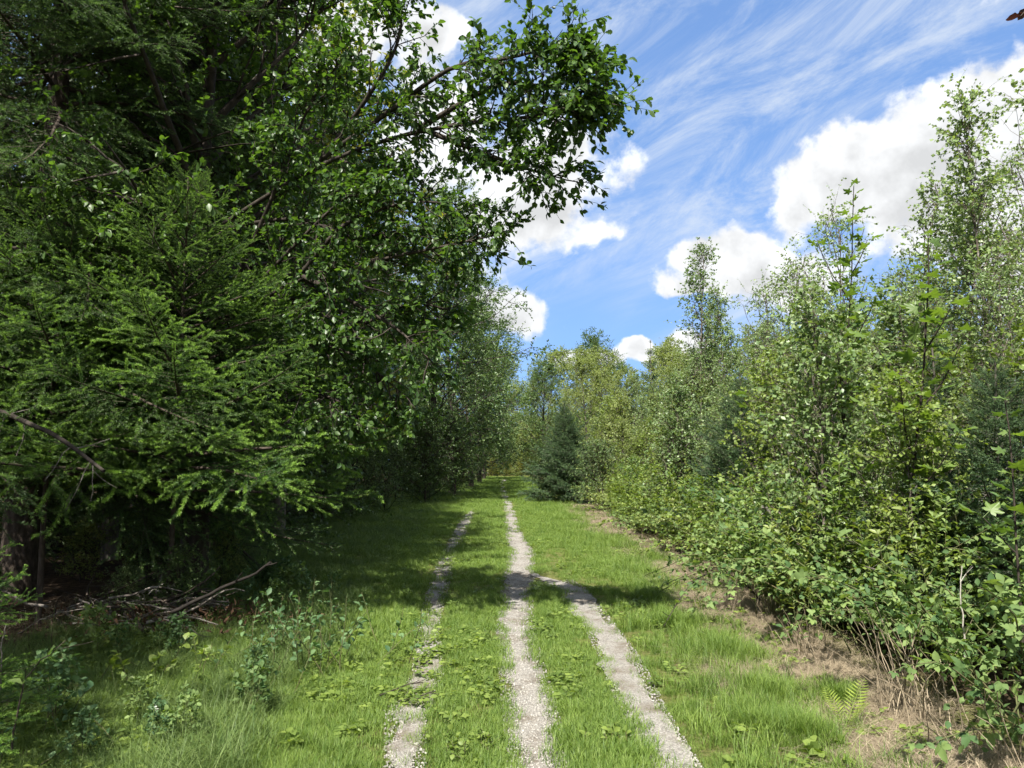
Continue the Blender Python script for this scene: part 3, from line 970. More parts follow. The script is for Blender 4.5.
# ---- conifer boughs: axis along +X, flat towards +Z
def bough(seed, L, nl, sub, nsp, nlen, nw, flatten=0.35, droop=-0.05, uptip=0.06, fwd=0.85, twist=0.0, bright=0.5):
    rng = np.random.default_rng(seed)
    mb = MB()
    K = 12
    pts = [np.zeros(3)]
    d = np.array([1.0, 0, 0.05])
    for k in range(K):
        d = d + np.array([0, 0.05 * rng.normal(), droop if k < K * 0.6 else uptip])
        d = d / np.linalg.norm(d)
        pts.append(pts[-1] + d * L / K)
    ax = np.array(pts)[None]
    tubes(mb, ax, 0.004 + 0.0085 * L, 0.003, 5, 1)
    t1 = 0.10 + 0.88 * (np.arange(nl) + 0.6 * rng.random(nl)) / nl
    P, T = along(ax, np.zeros(nl, int), t1)
    sgn = np.where(np.arange(nl) % 2 == 0, 1.0, -1.0)
    side = np.stack([np.zeros(nl), sgn, 0.32 * rng.normal(size=nl) + 0.08], -1)
    D = nrm(T * fwd + side * (1.0 + 0.2 * rng.normal(size=(nl, 1))))
    prof = np.clip(1.08 - t1, 0.05, 1) * np.clip(0.45 + t1 * 1.6, 0, 1)
    L1 = L * 0.46 * prof * (0.7 + 0.5 * rng.random(nl)) + 0.06
    b1 = polys(rng, P, D, L1, 5, 0.07, (0.05, 0, -0.03 + droop * 0.3))
    tubes(mb, b1, 0.0035 + 0.003 * L1, 0.0018, 3, 1)
    shoots = [(b1, np.full(nl, 0.02))]
    m = np.maximum((L1 / 0.10 * sub).astype(int), 1)
    i2 = np.repeat(np.arange(nl), m)
    t2 = 0.12 + 0.85 * rng.random(len(i2))
    P2, T2 = along(b1, i2, t2)
    s2 = np.where(rng.random(len(i2)) < 0.5, 1.0, -1.0)
    nrmv = np.array([0, 0, 1.0])
    lat = nrm(np.cross(T2, nrmv)) * s2[:, None]
    D2 = nrm(T2 * 0.9 + lat * 1.0 + np.array([0, 0, 1]) * 0.34 * rng.normal(size=(len(i2), 1)))
    L2 = (L1[i2] * 0.38 * (1.1 - t2) + 0.075) * (0.6 + 0.7 * rng.random(len(i2)))
    b2 = polys(rng, P2, D2, L2, 3, 0.08, (0, 0, -0.04 + droop * 0.2))
    tubes(mb, b2, 0.0022, 0.0014, 3, 1)
    shoots.append((b2, np.full(len(i2), 0.0)))
    tip = np.array([[0.45]])
    shoots.append((ax[:, 6:], np.zeros(1)))
    tm = t_tri(1.0)
    for (b, _) in shoots:
        n = b.shape[0]
        ln = np.linalg.norm(np.diff(b, axis=1), axis=2).sum(1)
        cnt = np.maximum((ln * nsp).astype(int), 6)
        ii = np.repeat(np.arange(n), cnt)
        tt = 0.04 + 0.96 * rng.random(len(ii))
        q, tg = along(b, ii, tt)
        r = rng.normal(size=q.shape)
        r[:, 2] *= flatten
        sd = nrm(r - (r * tg).sum(1, keepdims=True) * tg)
        sd[:, 2] += 0.12
        dirn = nrm(tg * 0.75 + sd)
        rnd = np.clip(0.06 + 0.26 * rng.random(len(ii)) + bright * np.clip((tt - 0.5) / 0.4, 0, 1) * np.repeat(0.35 + 0.9 * rng.random(n), cnt), 0, 1)
        scatter(mb, tm, q, dirn, ball(rng, len(ii)), nlen * (0.7 + 0.5 * rng.random(len(ii))), rnd, 0, wide=nw / nlen)
    return mb


def conifer(name, label, cat, x, y, H, r0, boughs, nb, z0, lfun, tilt_low, tilt_top, seed, bark, group=None, skip=None, whorl=0, z=None):
    rng = np.random.default_rng(seed)
    t = thing(name, label, cat, put(x, y), 0, 1.0, group)
    mb = MB()
    tk = polys(rng, np.array([[0, 0, -0.1]]), np.array([[0.0, 0, 1.0]]), np.array([H]), 10, 0.008, (0, 0, 0.05))
    tubes(mb, tk, r0, 0.008, 9, 0, 0.85)
    obj('trunk', mb.mesh(name + '_trunk', bark, True), t)
    for i in range(nb):
        if whorl:
            w = i // whorl
            u = w / max(nb // whorl - 1, 1)
            a = (i % whorl) * 6.283 / whorl + w * 0.9 + rng.normal() * 0.15
            u = np.clip(u + rng.normal() * 0.008, 0, 1)
        else:
            u = (i + rng.random()) / nb
            a = i * 2.399 + rng.normal() * 0.25
        h = z0 + (H - z0) * u * 0.985
        if skip and skip(h, a):
            continue
        me, Lb = boughs[rng.integers(0, len(boughs))]
        s = lfun(u) * (0.85 + 0.3 * rng.random()) / Lb
        p, _ = along(tk, np.zeros(1, int), np.array([h / H]))
        tl = tilt_low + (tilt_top - tilt_low) * u + rng.normal() * 0.07
        o = obj('bough', me, t, p[0], (rng.normal() * 0.12, -tl, a), float(max(s, 0.08)))
    return t

# ------------------------------------------------------------------ left: the near spruces
BG = [(bough(100 + i, 3.6, 50, 0.75, 560, 0.023, 0.0027, 0.8, -0.04 - 0.02 * i, 0.05, bright=0.55).mesh('spruce_bough', [M['needle'], M['bark_spruce']]), 3.6) for i in range(4)]
BY = [(bough(140 + i, 1.9, 26, 0.62, 1050, 0.023, 0.0024, 0.9, -0.02, 0.07, bright=0.95).mesh('young_bough', [M['needle_young'], M['bark_spruce']]), 1.9) for i in range(3)]
BF = [(bough(160 + i, 1.0, 24, 1.1, 420, 0.026, 0.0036, 0.5, 0.012, 0.03, bright=0.4).mesh('fir_bough', [M['needle_fir'], M['bark_grey']]), 1.0) for i in range(3)]

conifer('spruce_tree', 'tall dark spruce with sweeping boughs filling the upper left, nearest the path', 'spruce', -5.55, 8.5, 14.5, 0.21, BG, 160, 1.5,
        lambda u: 3.9 * (1 - u * 0.66), -0.12, 0.30, 21, M['bark_spruce'],
        skip=lambda h, a: h < 2.0 and math.cos(a + 2.0) > 0.3)
conifer('spruce_tree', 'spruce standing behind the near spruce, its slim grey trunk bare at the foot', 'spruce', -6.3, 11.8, 13.0, 0.13, BG, 62, 2.5,
        lambda u: 2.6 * (1 - u * 0.86), -0.10, 0.35, 22, M['bark_grey'])
conifer('spruce_tree', 'spruce at the far left picture edge behind the pile of dead branches', 'spruce', -8.6, 10.0, 13.0, 0.17, BG, 64, 2.0,
        lambda u: 3.0 * (1 - u * 0.86), -0.08, 0.35, 23, M['bark_spruce'])
conifer('young_spruce', 'young spruce with bright upright tips in front of the near dark spruce', 'spruce', -3.40, 7.5, 4.63, 0.032, BY, 74, 1.35,
        lambda u: 2.0 * (1 - u) ** 0.85 + 0.24, 0.02, 0.9, 24, M['bark_spruce'])
conifer('young_spruce', 'young spruce with a forked bright tip beside the left picture edge', 'spruce', -4.55, 7.3, 4.5, 0.032, BY, 66, 1.5,
        lambda u: 1.8 * (1 - u) ** 0.85 + 0.24, 0.02, 0.9, 25, M['bark_spruce'])
conifer('young_spruce', 'low young spruce whose dark boughs poke in at the bottom left corner', 'spruce', -2.98, 3.7, 1.75, 0.03, BY, 30, 0.12,
        lambda u: 1.0 * (1 - u) + 0.12, 0.0, 0.8, 26, M['bark_spruce'])


def sticks(seed, P, D, L, r, K=5, wander=0.12, trop=(0, 0, 0), S=5):
    rng = np.random.default_rng(seed)
    return polys(rng, np.atleast_2d(P), np.atleast_2d(D), np.atleast_1d(L), K, wander, trop)


# a long bare branch sticking out of the spruce
t = thing('bare_branch', 'long bare brown branch slanting down from the near spruce trunk', 'branch', tuple(at(-30, 398, 6.6)))
p0, p1 = at(-30, 398, 6.6), at(116, 455, 5.6)
rng = np.random.default_rng(5)
pl = polys(rng, np.zeros((1, 3)), (p1 - p0)[None], np.array([np.linalg.norm(p1 - p0)]), 8, 0.05)
mb = MB(); tubes(mb, pl, 0.028, 0.013, 7)
obj('stem', mb.mesh('bare_stem', M['bark_dark'], True), t)
ii = np.zeros(9, int); q, tg = along(pl, ii, 0.3 + 0.7 * rng.random(9))
for k in range(9):
    mb = MB(); tubes(mb, polys(rng, q[k:k + 1], dirs_from(rng, tg[k:k + 1], 0.9), np.array([0.2 + 0.25 * rng.random()]), 4, 0.15), 0.005, 0.002, 4)
    obj('twig', mb.mesh('bare_twig', M['dead_wood']), t)

# ------------------------------------------------------------------ left: the broadleaf tree that hangs over the path
def leafy(rng, limbs, n2len_, n3, lpt, leaf, tr, cr, tmpl, droop=0.1, l2=0.9, r=0.03):
    """grow twigs and leaves on given limbs; returns leaf frames"""
    outs = []
    for li, pts in enumerate(limbs):
        n2len = n2len_ * (1.4 if li in (0, 1, 3, 7) else 1.2)
        pts = np.asarray(pts, float)[None]
        ln = np.linalg.norm(np.diff(pts, axis=1), axis=2).sum()
        tubes(tr, pts, r, 0.006, 7)
        n2 = int(ln * n2len)
        t2 = 0.10 + 0.90 * rng.random(n2) ** 0.85
        P2, T2 = along(pts, np.zeros(n2, int), t2)
        D2 = dirs_from(rng, T2, 0.85 + 0.25 * rng.normal(size=n2), 0.8)
        L2 = l2 * (1.0 if li in (0, 1, 3, 7) else 1.35) * (1.1 - 0.65 * t2) * (0.5 + 0.7 * rng.random(n2))
        b2 = polys(rng, P2, D2, L2, 5, 0.15, (0, 0, -0.02))
        tubes(tr, b2, 0.008, 0.003, 4)
        i3 = np.repeat(np.arange(n2), n3)
        t3 = 0.2 + 0.8 * rng.random(len(i3))
        P3, T3 = along(b2, i3, t3)
        b3 = polys(rng, P3, dirs_from(rng, T3, 0.8 + 0.3 * rng.normal(size=len(i3)), 0.8), (0.12 + 0.22 * rng.random(len(i3))), 3, 0.15, (0, 0, -droop))
        tubes(cr, b3, 0.003, 0.0015, 3, 1)
        i4 = np.repeat(np.arange(len(i3)), lpt)
        P4, T4 = along(b3, i4, 0.15 + 0.85 * rng.random(len(i4)))
        n = len(i4)
        Yd = nrm(dirs_from(rng, T4, 0.8 + 0.35 * rng.normal(size=n), 0.7) - np.array([0, 0, 0.25]))
        Nd = nrm(np.array([0, 0, 0.9]) + 0.55 * rng.normal(size=(n, 3)))
        outs.append((P4, Yd, Nd, leaf * (0.45 + 0.85 * rng.random(n)), rng.random(n)))
    return [np.concatenate(a) for a in zip(*outs)]


def project(P):
    cp, sp = math.cos(PITCH), math.sin(PITCH)
    d = P - np.array([0, 0, CAM_H])
    f = d[:, 1] * cp + d[:, 2] * sp
    u = -d[:, 1] * sp + d[:, 2] * cp
    return 512 + F_PX * d[:, 0] / f, 384 - F_PX * u / f


def smooth_line(ctrl, n=14):
    c = np.array([at(*p) for p in ctrl])
    t = np.linspace(0, len(c) - 1, n)
    out = np.stack([np.interp(t, np.arange(len(c)), c[:, k]) for k in range(3)], -1)
    for _ in range(2):
        out[1:-1] = 0.25 * out[:-2] + 0.5 * out[1:-1] + 0.25 * out[2:]
    return out


def leaf_object(name, me, parent, P, Y, N, s, base):
    y = nrm(Y); x = nrm(np.cross(y, N)); z = np.cross(x, y)
    o = obj(name, me, parent)
    m = Matrix(((x[0] * s, y[0] * s, z[0] * s, P[0] - base[0]), (x[1] * s, y[1] * s, z[1] * s, P[1] - base[1]), (x[2] * s, y[2] * s, z[2] * s, P[2] - base[2]), (0, 0, 0, 1)))
    o.matrix_local = m
    return o


def leaf_meshes(nm, tmpl, mat, n=4, extra=None):
    out = []
    for i in range(n):
        V, T = tmpl
        V = V.copy(); V[:, 2] += 0.05 * np.sin(V[:, 1] * (3 + i)) ; V[:, 0] *= 0.92 + 0.06 * i
        out.append(MB().add(V, T=T, rnd=0.2 + 0.6 * i / max(n - 1, 1)).mesh(nm, mat))
    return out


def overhanging_tree():
    rng = np.random.default_rng(77)
    bx, by = -3.7, 8.8
    base = np.array(put(bx, by))
    tr, cr = broadleaf(78, 11.0, 0.17, 0.16, 2.45, 0.078, t_leaf(0.30), n1=46, n2=11, n3=5, lpt=14, droop=0.06, jit=0.55)
    w = lambda pts: np.asarray(pts) - base
    limbs = [smooth_line([(215, 230, 8.7), (320, 160, 7.7), (420, 128, 7.0), (520, 118, 6.4), (572, 112, 6.0), (600, 100, 5.8)]),
             smooth_line([(320, 160, 7.7), (400, 105, 7.1), (455, 60, 6.6), (500, 62, 6.3), (545, 48, 6.0), (565, 45, 5.9)]),
             smooth_line([(215, 330, 8.7), (300, 275, 7.8), (370, 262, 7.2), (450, 245, 6.9), (510, 232, 6.6)]),
             smooth_line([(420, 128, 7.0), (475, 150, 6.7), (530, 170, 6.4), (560, 178, 6.2)]),
             smooth_line([(320, 160, 7.7), (360, 110, 7.3), (395, 55, 7.0), (405, 15, 6.9), (385, -40, 6.8)]),
             smooth_line([(300, 275, 7.8), (350, 300, 7.4), (400, 330, 7.2), (430, 360, 7.0)]),
             smooth_line([(300, 275, 7.8), (345, 220, 7.4), (410, 200, 7.1), (465, 205, 6.9)]),
             smooth_line([(420, 128, 7.0), (500, 80, 6.5), (550, 88, 6.1), (590, 70, 5.9)]),
             smooth_line([(215, 400, 8.7), (280, 380, 8.0), (340, 400, 7.6), (370, 430, 7.4)]),
             smooth_line([(215, 330, 8.7), (290, 250, 7.9), (340, 200, 7.5), (390, 170, 7.2)]),
             smooth_line([(215, 330, 8.7), (280, 180, 8.0), (310, 100, 7.6), (350, 50, 7.3)]),
             smooth_line([(300, 275, 7.8), (360, 330, 7.6), (410, 300, 7.4), (450, 310, 7.2)]),
             smooth_line([(215, 400, 8.7), (300, 340, 8.0), (350, 350, 7.7), (410, 400, 7.5)]),
             smooth_line([(215, 230, 8.7), (300, 215, 8.0), (350, 240, 7.6), (400, 230, 7.4)]),
             smooth_line([(215, 330, 8.7), (270, 290, 8.2), (320, 310, 8.0), (350, 340, 7.9)])]
    t = thing('overhanging_tree', 'broadleaf tree on the left with a long leafy limb over the path', 'tree', tuple(base))
    tl, cl = MB(), MB()
    P, Y, N_, S, R = leafy(rng, [w(l) for l in limbs], 10, 6, 9, 0.068, tl, cl, None, 0.10, 0.55)
    px, py = project(P + base)
    edge = (px > 505) & (py > 5)
    pick = np.flatnonzero(edge)
    order = np.argsort(-(px[pick] + 25 * rng.random(len(pick))))
    ok = pick[order][:300]
    mask = np.ones(len(P), bool); mask[ok] = False
    lm = leaf_meshes('hanging_leaf', t_lobed(), M['oak'], 4)
    for k, i in enumerate(ok):
        leaf_object('leaf', lm[k % 4], t, P[i] + base, Y[i], N_[i], float(S[i]), base)
    scatter(cl, t_leaf(0.30), P[mask], Y[mask], N_[mask], S[mask], R[mask])
    obj('trunk', tr.mesh('over_trunk', M['bark_dark'], True), t)
    obj('limb', tl.mesh('over_limb', M['bark_dark'], True), t)
    c = obj('crown', cr.mesh('over_crown', [M['oak'], M['bark_dark']]), t)
    c2 = obj('foliage', cl.mesh('over_foliage', [M['oak'], M['bark_dark']]), t); c2['kind'] = 'stuff'


overhanging_tree()

# ------------------------------------------------------------------ broadleaf stock
ALD = [pair('alder%d' % i, broadleaf(200 + i, 12.0, 0.16, 0.09, 3.1, 0.088, t_dia(0.36), n1=52, n2=10, n3=6, lpt=12, droop=0.03, jit=0.7, tw=0.6), M['bark_dark'], M[mm]) for i, mm in enumerate(('alder', 'alder', 'blue'))]
LGT = [pair('light%d' % i, broadleaf(220 + i, 10.0, 0.12, 0.10, 2.6, 0.085, t_dia(0.36), n1=46, n2=9, n3=6, lpt=11, droop=0.03, jit=0.8, tw=0.55), M['bark_grey'], M['light']) for i in range(2)]
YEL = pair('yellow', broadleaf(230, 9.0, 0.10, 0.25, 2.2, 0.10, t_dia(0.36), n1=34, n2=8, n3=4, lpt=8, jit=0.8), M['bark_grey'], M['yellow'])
BSH = [pair('bush%d' % i, broadleaf(240 + i, 2.2, 0.03, 0.02, 1.15, 0.06, t_leaf(0.33), n1=26, n2=8, n3=4, lpt=7, jit=0.7, a_low=65, a_top=15), M['stem_dark'], M[mm]) for i, mm in enumerate(('alder', 'blue', 'light'))]
BBS = [pair('birchbush%d' % i, broadleaf(280 + i, 2.7, 0.018, 0.06, 0.85, 0.044, t_dia(0.40), n1=30, n2=6, n3=3, lpt=9, droop=0.05, up=0.05, env='cone', jit=1.0, a_low=60, a_top=20, sides=4, flatn=0.5, tw=0.5), M['bark_birch'], M[mm]) for i, mm in enumerate(('birch', 'light', 'weed'))]
VRG = [pair('verge%d' % i, broadleaf(290 + i, 2.2, 0.03, 0.05, 0.9, 0.26, t_leaf(0.33), n1=12, n2=3, n3=2, lpt=4, jit=0.5, a_low=65, a_top=15), M['stem_green'], M[mm]) for i, mm in enumerate(('shrub', 'bramble'))]
FAR = [pair('farbush%d' % i, broadleaf(250 + i, 5.0, 0.06, 0.02, 2.4, 0.10, t_dia(0.4), n1=40, n2=9, n3=6, lpt=9, jit=0.8, a_low=75, a_top=20), M['stem_dark'], M[mm]) for i, mm in enumerate(('alder', 'light'))]
BIR = [pair('birch%d' % i, broadleaf(260 + i, 6.0, 0.035, cb_, sp_, 0.046, t_dia(0.42), n1=n_, n2=6, n3=3, lpt=8, droop=dr_, up=0.05, env=e_, jit=1.1, a_low=al_, a_top=20, wob=0.03, sides=4, flatn=0.4, tw=0.55, lean=ln_), M['bark_birch'], M['birch'])
       for i, (cb_, sp_, n_, e_, al_, dr_, ln_) in enumerate([(0.10, 1.25, 46, 'cone', 62, 0.05, 0.02), (0.18, 1.05, 36, 'round', 50, 0.12, -0.06), (0.06, 1.5, 40, 'cone', 70, 0.14, 0.08), (0.14, 0.85, 44, 'cone', 45, 0.03, 0.0), (0.22, 1.35, 32, 'round', 58, 0.16, 0.05)])]

# ---- the left wood edge, going away from the camera
rows = [('dark leafy tree rising behind the overhanging limb', 0, -5.6, 13.0, 0.85), ('bushy tree with blue green leaves at the left wood edge', 2, -6.0, 17.4, 0.92),
        ('broad dark tree beside the sunlit left verge, halfway along', 1, -5.9, 21.8, 0.98), ('dark tree with a visible straight trunk on the left wood edge', 0, -5.8, 26.5, 1.05),
        ('rounded grey green tree leaning to the path on the left', 2, -3.6, 31.5, 1.08), ('dark tree before the far bend on the left', 1, -3.0, 38.0, 1.12),
        ('second last tree of the left wood edge', 2, -2.5, 46.0, 1.12), ('last dark tree of the left wood edge before the bend', 0, -2.4, 55.0, 1.1),
        ('dark tree closing the view left of the far path end', 1, -2.5, 66.0, 1.05)]
for k, (lb, v, x, y, s) in enumerate(rows):
    plant_tree('broadleaf_tree', lb, 'tree', ALD[v], x, y, k * 1.7, s, 'trees along the left wood edge')
rng = np.random.default_rng(91)
for k, (x, y, s) in enumerate([(-8.8, 14.5, 1.1), (-9.3, 19.5, 1.15), (-9.8, 25, 1.1), (-9.2, 31, 1.15), (-8.8, 37, 1.1), (-8.6, 45, 1.1), (-8.4, 53, 1.1), (-12, 12.0, 1.1), (-13.5, 17.5, 1.15), (-14, 24, 1.1),
                              (-13.5, 34, 1.2), (-13, 46, 1.2), (-12, 58, 1.2), (-18, 15, 1.2), (-19, 22, 1.2), (-8.5, 64, 1.1), (-9, 76, 1.1)]):
    plant_tree('broadleaf_tree', 'broadleaf tree standing deeper inside the left wood', 'tree', ALD[k % 3], x, y, k * 2.1 + 1, s, 'trees inside the left wood')
for k, (x, y, sc_) in enumerate([(-5.5, 0.4, 0.78), (-5.9, -2.6, 0.92), (-6.4, -7.5, 0.95), (-10.5, -3.0, 1.0)]):
    plant_tree('broadleaf_tree', 'tree of the left wood out of view, %s behind the left picture edge' % ('nearest', 'second nearest', 'third nearest', 'farthest')[k], 'tree', ALD[k % 3], x, y, k * 2.6, sc_, 'trees of the wood behind the viewer')
plant_tree('broadleaf_tree', 'leafy tree close behind the overhanging tree, filling the canopy above the spruce', 'tree', ALD[1], -5.0, 12.0, 2.2, 1.0, 'trees along the left wood edge')
plant_tree('sunglow_tree', 'tree above the near spruce, sun glow put into its yellow leaf colour', 'tree', YEL, -4.6, 14.8, 0.6, 1.35)  # glow of sun through the leaves is painted as yellow leaf colour

# undergrowth below the left trees
for k, (lb, px, py, v, s) in enumerate([('leafy bush under the overhanging tree at the wood edge', 352, 520, 1, 1.0), ('pale leaved bush by the left verge below dark trees', 385, 516, 1, 0.85),
                                        ('dark bush left of the first tree trunk', 322, 530, 0, 1.1), ('dark bush in shade behind the drooping spruce boughs', 255, 532, 0, 1.0),
                                        ('low dark bush at the foot of the slim grey trunk', 165, 548, 0, 0.75), ('small bush in deep shade at the left edge', 30, 560, 0, 0.8),
                                        ('dark bush at the wood edge beyond the pale bush', 425, 505, 0, 1.15), ('far dark bush where the left verge narrows', 455, 497, 0, 1.3)]):
    g = gp(px, py)
    plant_tree('bush', lb, 'bush', BSH[v], g[0], g[1], k * 1.3, s, 'bushes below the left trees')
for k, (x, y, s) in enumerate([(-6.5, 15, 1.5), (-7.2, 18.5, 1.5), (-6.8, 23.5, 1.6), (-7.0, 29, 1.6), (-6.2, 35, 1.6), (-10, 13.5, 1.5), (-11, 17, 1.6), (-10.5, 10, 1.3), (-13, 11.5, 1.5), (-7.6, 12.6, 1.2), (-6.0, 42, 1.6), (-5.6, 50, 1.6), (-5.2, 60, 1.6)]):
    plant_tree('bush', 'dark undergrowth bush deep in the shade of the left wood', 'bush', BSH[k % 2], x, y, k * 1.9, s, 'undergrowth inside the left wood')

rng = np.random.default_rng(92)
for k in range(22):
    y = 7.2 + 6.5 * rng.random(); x = -3.2 - 3.6 * rng.random() - 0.12 * (y - 7)
    plant_tree('woodland_plant', 'low leafy plant on the shaded forest floor under the spruces', 'plant', BSH[(1, 2, 0)[k % 3]], x, y, k * 1.7, float(0.16 + 0.16 * rng.random()), 'low plants under the spruces')

# broad-leaved plants standing in the grass of the left verge
rng = np.random.default_rng(93)
for k in range(26):
    y = 3.9 + 5.5 * rng.random(); x = -1.55 - 1.7 * rng.random() - 0.10 * (y - 4)
    plant_tree('verge_plant', 'small leafy plant standing in the grass of the left verge', 'plant', VRG[k % 2], x, y, k * 1.7, float(0.10 + 0.09 * rng.random()), 'small plants on the left verge')

for k, (lb, x, y, s_) in enumerate([('leafy thicket bush at the left wood edge beyond the overhanging tree', -4.9, 15.4, 0.62), ('second leafy thicket bush along the left wood edge', -5.2, 19.6, 0.68), ('third leafy thicket bush along the left wood edge', -5.3, 24.2, 0.72), ('fourth leafy thicket bush along the left wood edge', -4.6, 29.5, 0.75), ('fifth leafy thicket bush along the left wood edge', -4.1, 35.0, 0.75)]):
    plant_tree('bush', lb, 'bush', FAR[0], x, y, k * 1.4, s_, 'bushes along the left wood edge')

# ------------------------------------------------------------------ the far end
far = [('rounded green tree standing out above the far end', 'LGT0', 3.6, 78, (1.7, 1.7, 1.32)), ('pale yellow green tree right of the rounded far tree', 'LGT0', 8.5, 74, 1.25),
       ('dark oval tree top above the pale far trees', 'ALD0', 10.5, 92, 1.42), ('light tree closing the view behind the path bend', 'LGT1', -1.0, 92, 1.45), ('dark green tree closing the view at the path bend', 'ALD0', 2.6, 62, 0.80),
       ('dark tree straight behind the bright spot of the path end', 'ALD1', -3.5, 98, 1.3), ('light green tree behind the young fir', 'LGT0', 4.9, 47, 0.82), ('light green tree to the right of the rounded far tree', 'LGT1', 6.6, 55, 0.95),
       ('pale green tree above the middle of the thicket', 'LGT0', 8.0, 42, 0.80), ('yellowish tree behind the birches', 'LGT1', 11.5, 52, 0.98), ('pale tree beyond the tall twiggy birch', 'LGT0', 13.0, 40, 0.85), ('low pale tree filling the thicket behind the dense young fir', 'LGT1', 5.6, 36, 0.58), ('low pale tree behind the fir tip', 'LGT0', 7.6, 31, 0.60), ('light rounded tree in mid thicket left of the sparse birch', 'LGT1', 6.0, 26, 0.50), ('yellow green low tree between birches', 'LGT0', 7.4, 21.5, 0.50), ('pale low tree behind the front birches', 'LGT1', 8.2, 17, 0.50)]
ST = {'ALD0': ALD[0], 'ALD1': ALD[1], 'ALD2': ALD[2], 'LGT0': LGT[0], 'LGT1': LGT[1]}
for k, (lb, v, x, y, s) in enumerate(far):
    plant_tree('broadleaf_tree', lb, 'tree', ST[v], x, y, k * 2.3, s, 'trees at the far end')
for k, (x, y, s) in enumerate([(-12, 104, 1.3), (-7, 108, 1.3), (4, 106, 1.3), (9, 110, 1.2), (15, 100, 1.2), (21, 95, 1.1), (27, 90, 1.1), (18, 70, 0.9), (24, 66, 0.9), (30, 72, 1.0), (16, 58, 0.85), (22, 52, 0.85), (36, 80, 1.0), (-18, 90, 1.2), (0.5, 112, 1.3), (28, 50, .85), (19, 42, .8), (25, 38, .8)]):
    plant_tree('broadleaf_tree', 'distant tree in the wood beyond the thicket', 'tree', ST[('LGT0', 'ALD2', 'LGT1')[k % 3]], x, y, k * 1.1, s, 'distant trees beyond the thicket')
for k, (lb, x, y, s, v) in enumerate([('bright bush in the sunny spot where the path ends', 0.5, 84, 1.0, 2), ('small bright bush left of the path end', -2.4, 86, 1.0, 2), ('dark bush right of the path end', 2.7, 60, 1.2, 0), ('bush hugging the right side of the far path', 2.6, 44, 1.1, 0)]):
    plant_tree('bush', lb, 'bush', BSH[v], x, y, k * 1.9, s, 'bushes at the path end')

for k, (x, y, s_) in enumerate([(-9, 96, 2.6), (-5.5, 92, 2.4), (-2.8, 95, 2.2), (1.2, 93, 2.0), (3.6, 88, 2.4), (6.5, 90, 2.6), (9.5, 86, 2.6), (5.2, 70, 2.0), (7.5, 62, 2.0), (-6.5, 84, 2.2), (4.2, 53, 1.7), (13, 84, 2.6), (17, 80, 2.6), (22, 84, 2.8), (-1.2, 101, 2.6), (2.4, 103, 2.6), (-13, 98, 2.8), (3.0, 79, 1.9), (-5.0, 74, 2.0), (-4.4, 85, 2.0), (-0.9, 87, 1.7), (0.9, 90, 1.6), (4.5, 97, 2.4), (-4.5, 60, 1.6), (-4.8, 52, 1.6), (-5.2, 44, 1.6)]):
    plant_tree('bush', 'tall bush in the dense growth closing the far end', 'bush', FAR[k % 2], x, y, k * 2.2, s_ * 0.5, 'bushes closing the far end')

SUN_BSH = (BSH[2][0], BSH[2][1].copy())
SUN_BSH[1].materials[0] = M['yellow']  # yellow leaves put the sunlight of the far opening into colour
for k, (lb, x, y, s_) in enumerate([('added yellow bush standing in for sunlight straight ahead where the path ends', -0.6, 80, 0.62), ('added yellow bush standing in for sunlight just right of the path end', 1.0, 81.5, 0.7), ('added yellow bush standing in for sunlight just left of the path end', -2.0, 82, 0.7)]):
    plant_tree('bush', lb, 'bush', SUN_BSH, x, y, k * 2.0, s_, 'bushes at the path end')

# ------------------------------------------------------------------ right: firs
def small_fir(label, px, depth, top_py, width, nb, seed, z0=0.15):
    x = (px - 512) / F_PX * depth
    H = at(px, top_py, depth)[2]
    conifer('young_fir', label, 'fir', x, depth, H, 0.012 + 0.010 * H, BF, nb, z0, lambda u: width * (1 - u) ** 0.9 + 0.10, 0.10, 0.75, seed, M['bark_grey'], 'young firs in the right thicket', whorl=5)


small_fir('dense young fir standing alone beside the far right verge', 566, 30.0, 398, 1.8, 120, 31, 0.2)
small_fir('slim young fir with a thin bare leader in the middle of the thicket', 738, 13.2, 368, 1.25, 85, 32, 0.3)
small_fir('young fir with dark branches among brambles near the right edge', 990, 6.3, 352, 1.1, 75, 33, 0.4)
small_fir('fir tip rising above the pale trees of the thicket', 652, 36.0, 338, 1.9, 60, 34, 0.4)
small_fir('low young fir squeezed between bramble and birch', 850, 10.5, 408, 0.9, 45, 35, 0.3)
small_fir('young fir half hidden behind the maple saplings', 940, 8.0, 330, 1.0, 50, 36, 0.3)
small_fir('young fir behind the dense fir at the far right verge', 600, 34.0, 405, 1.5, 55, 37, 0.3)
small_fir('young fir near the slim fir with the bare leader', 700, 17.5, 392, 1.2, 50, 38, 0.3)

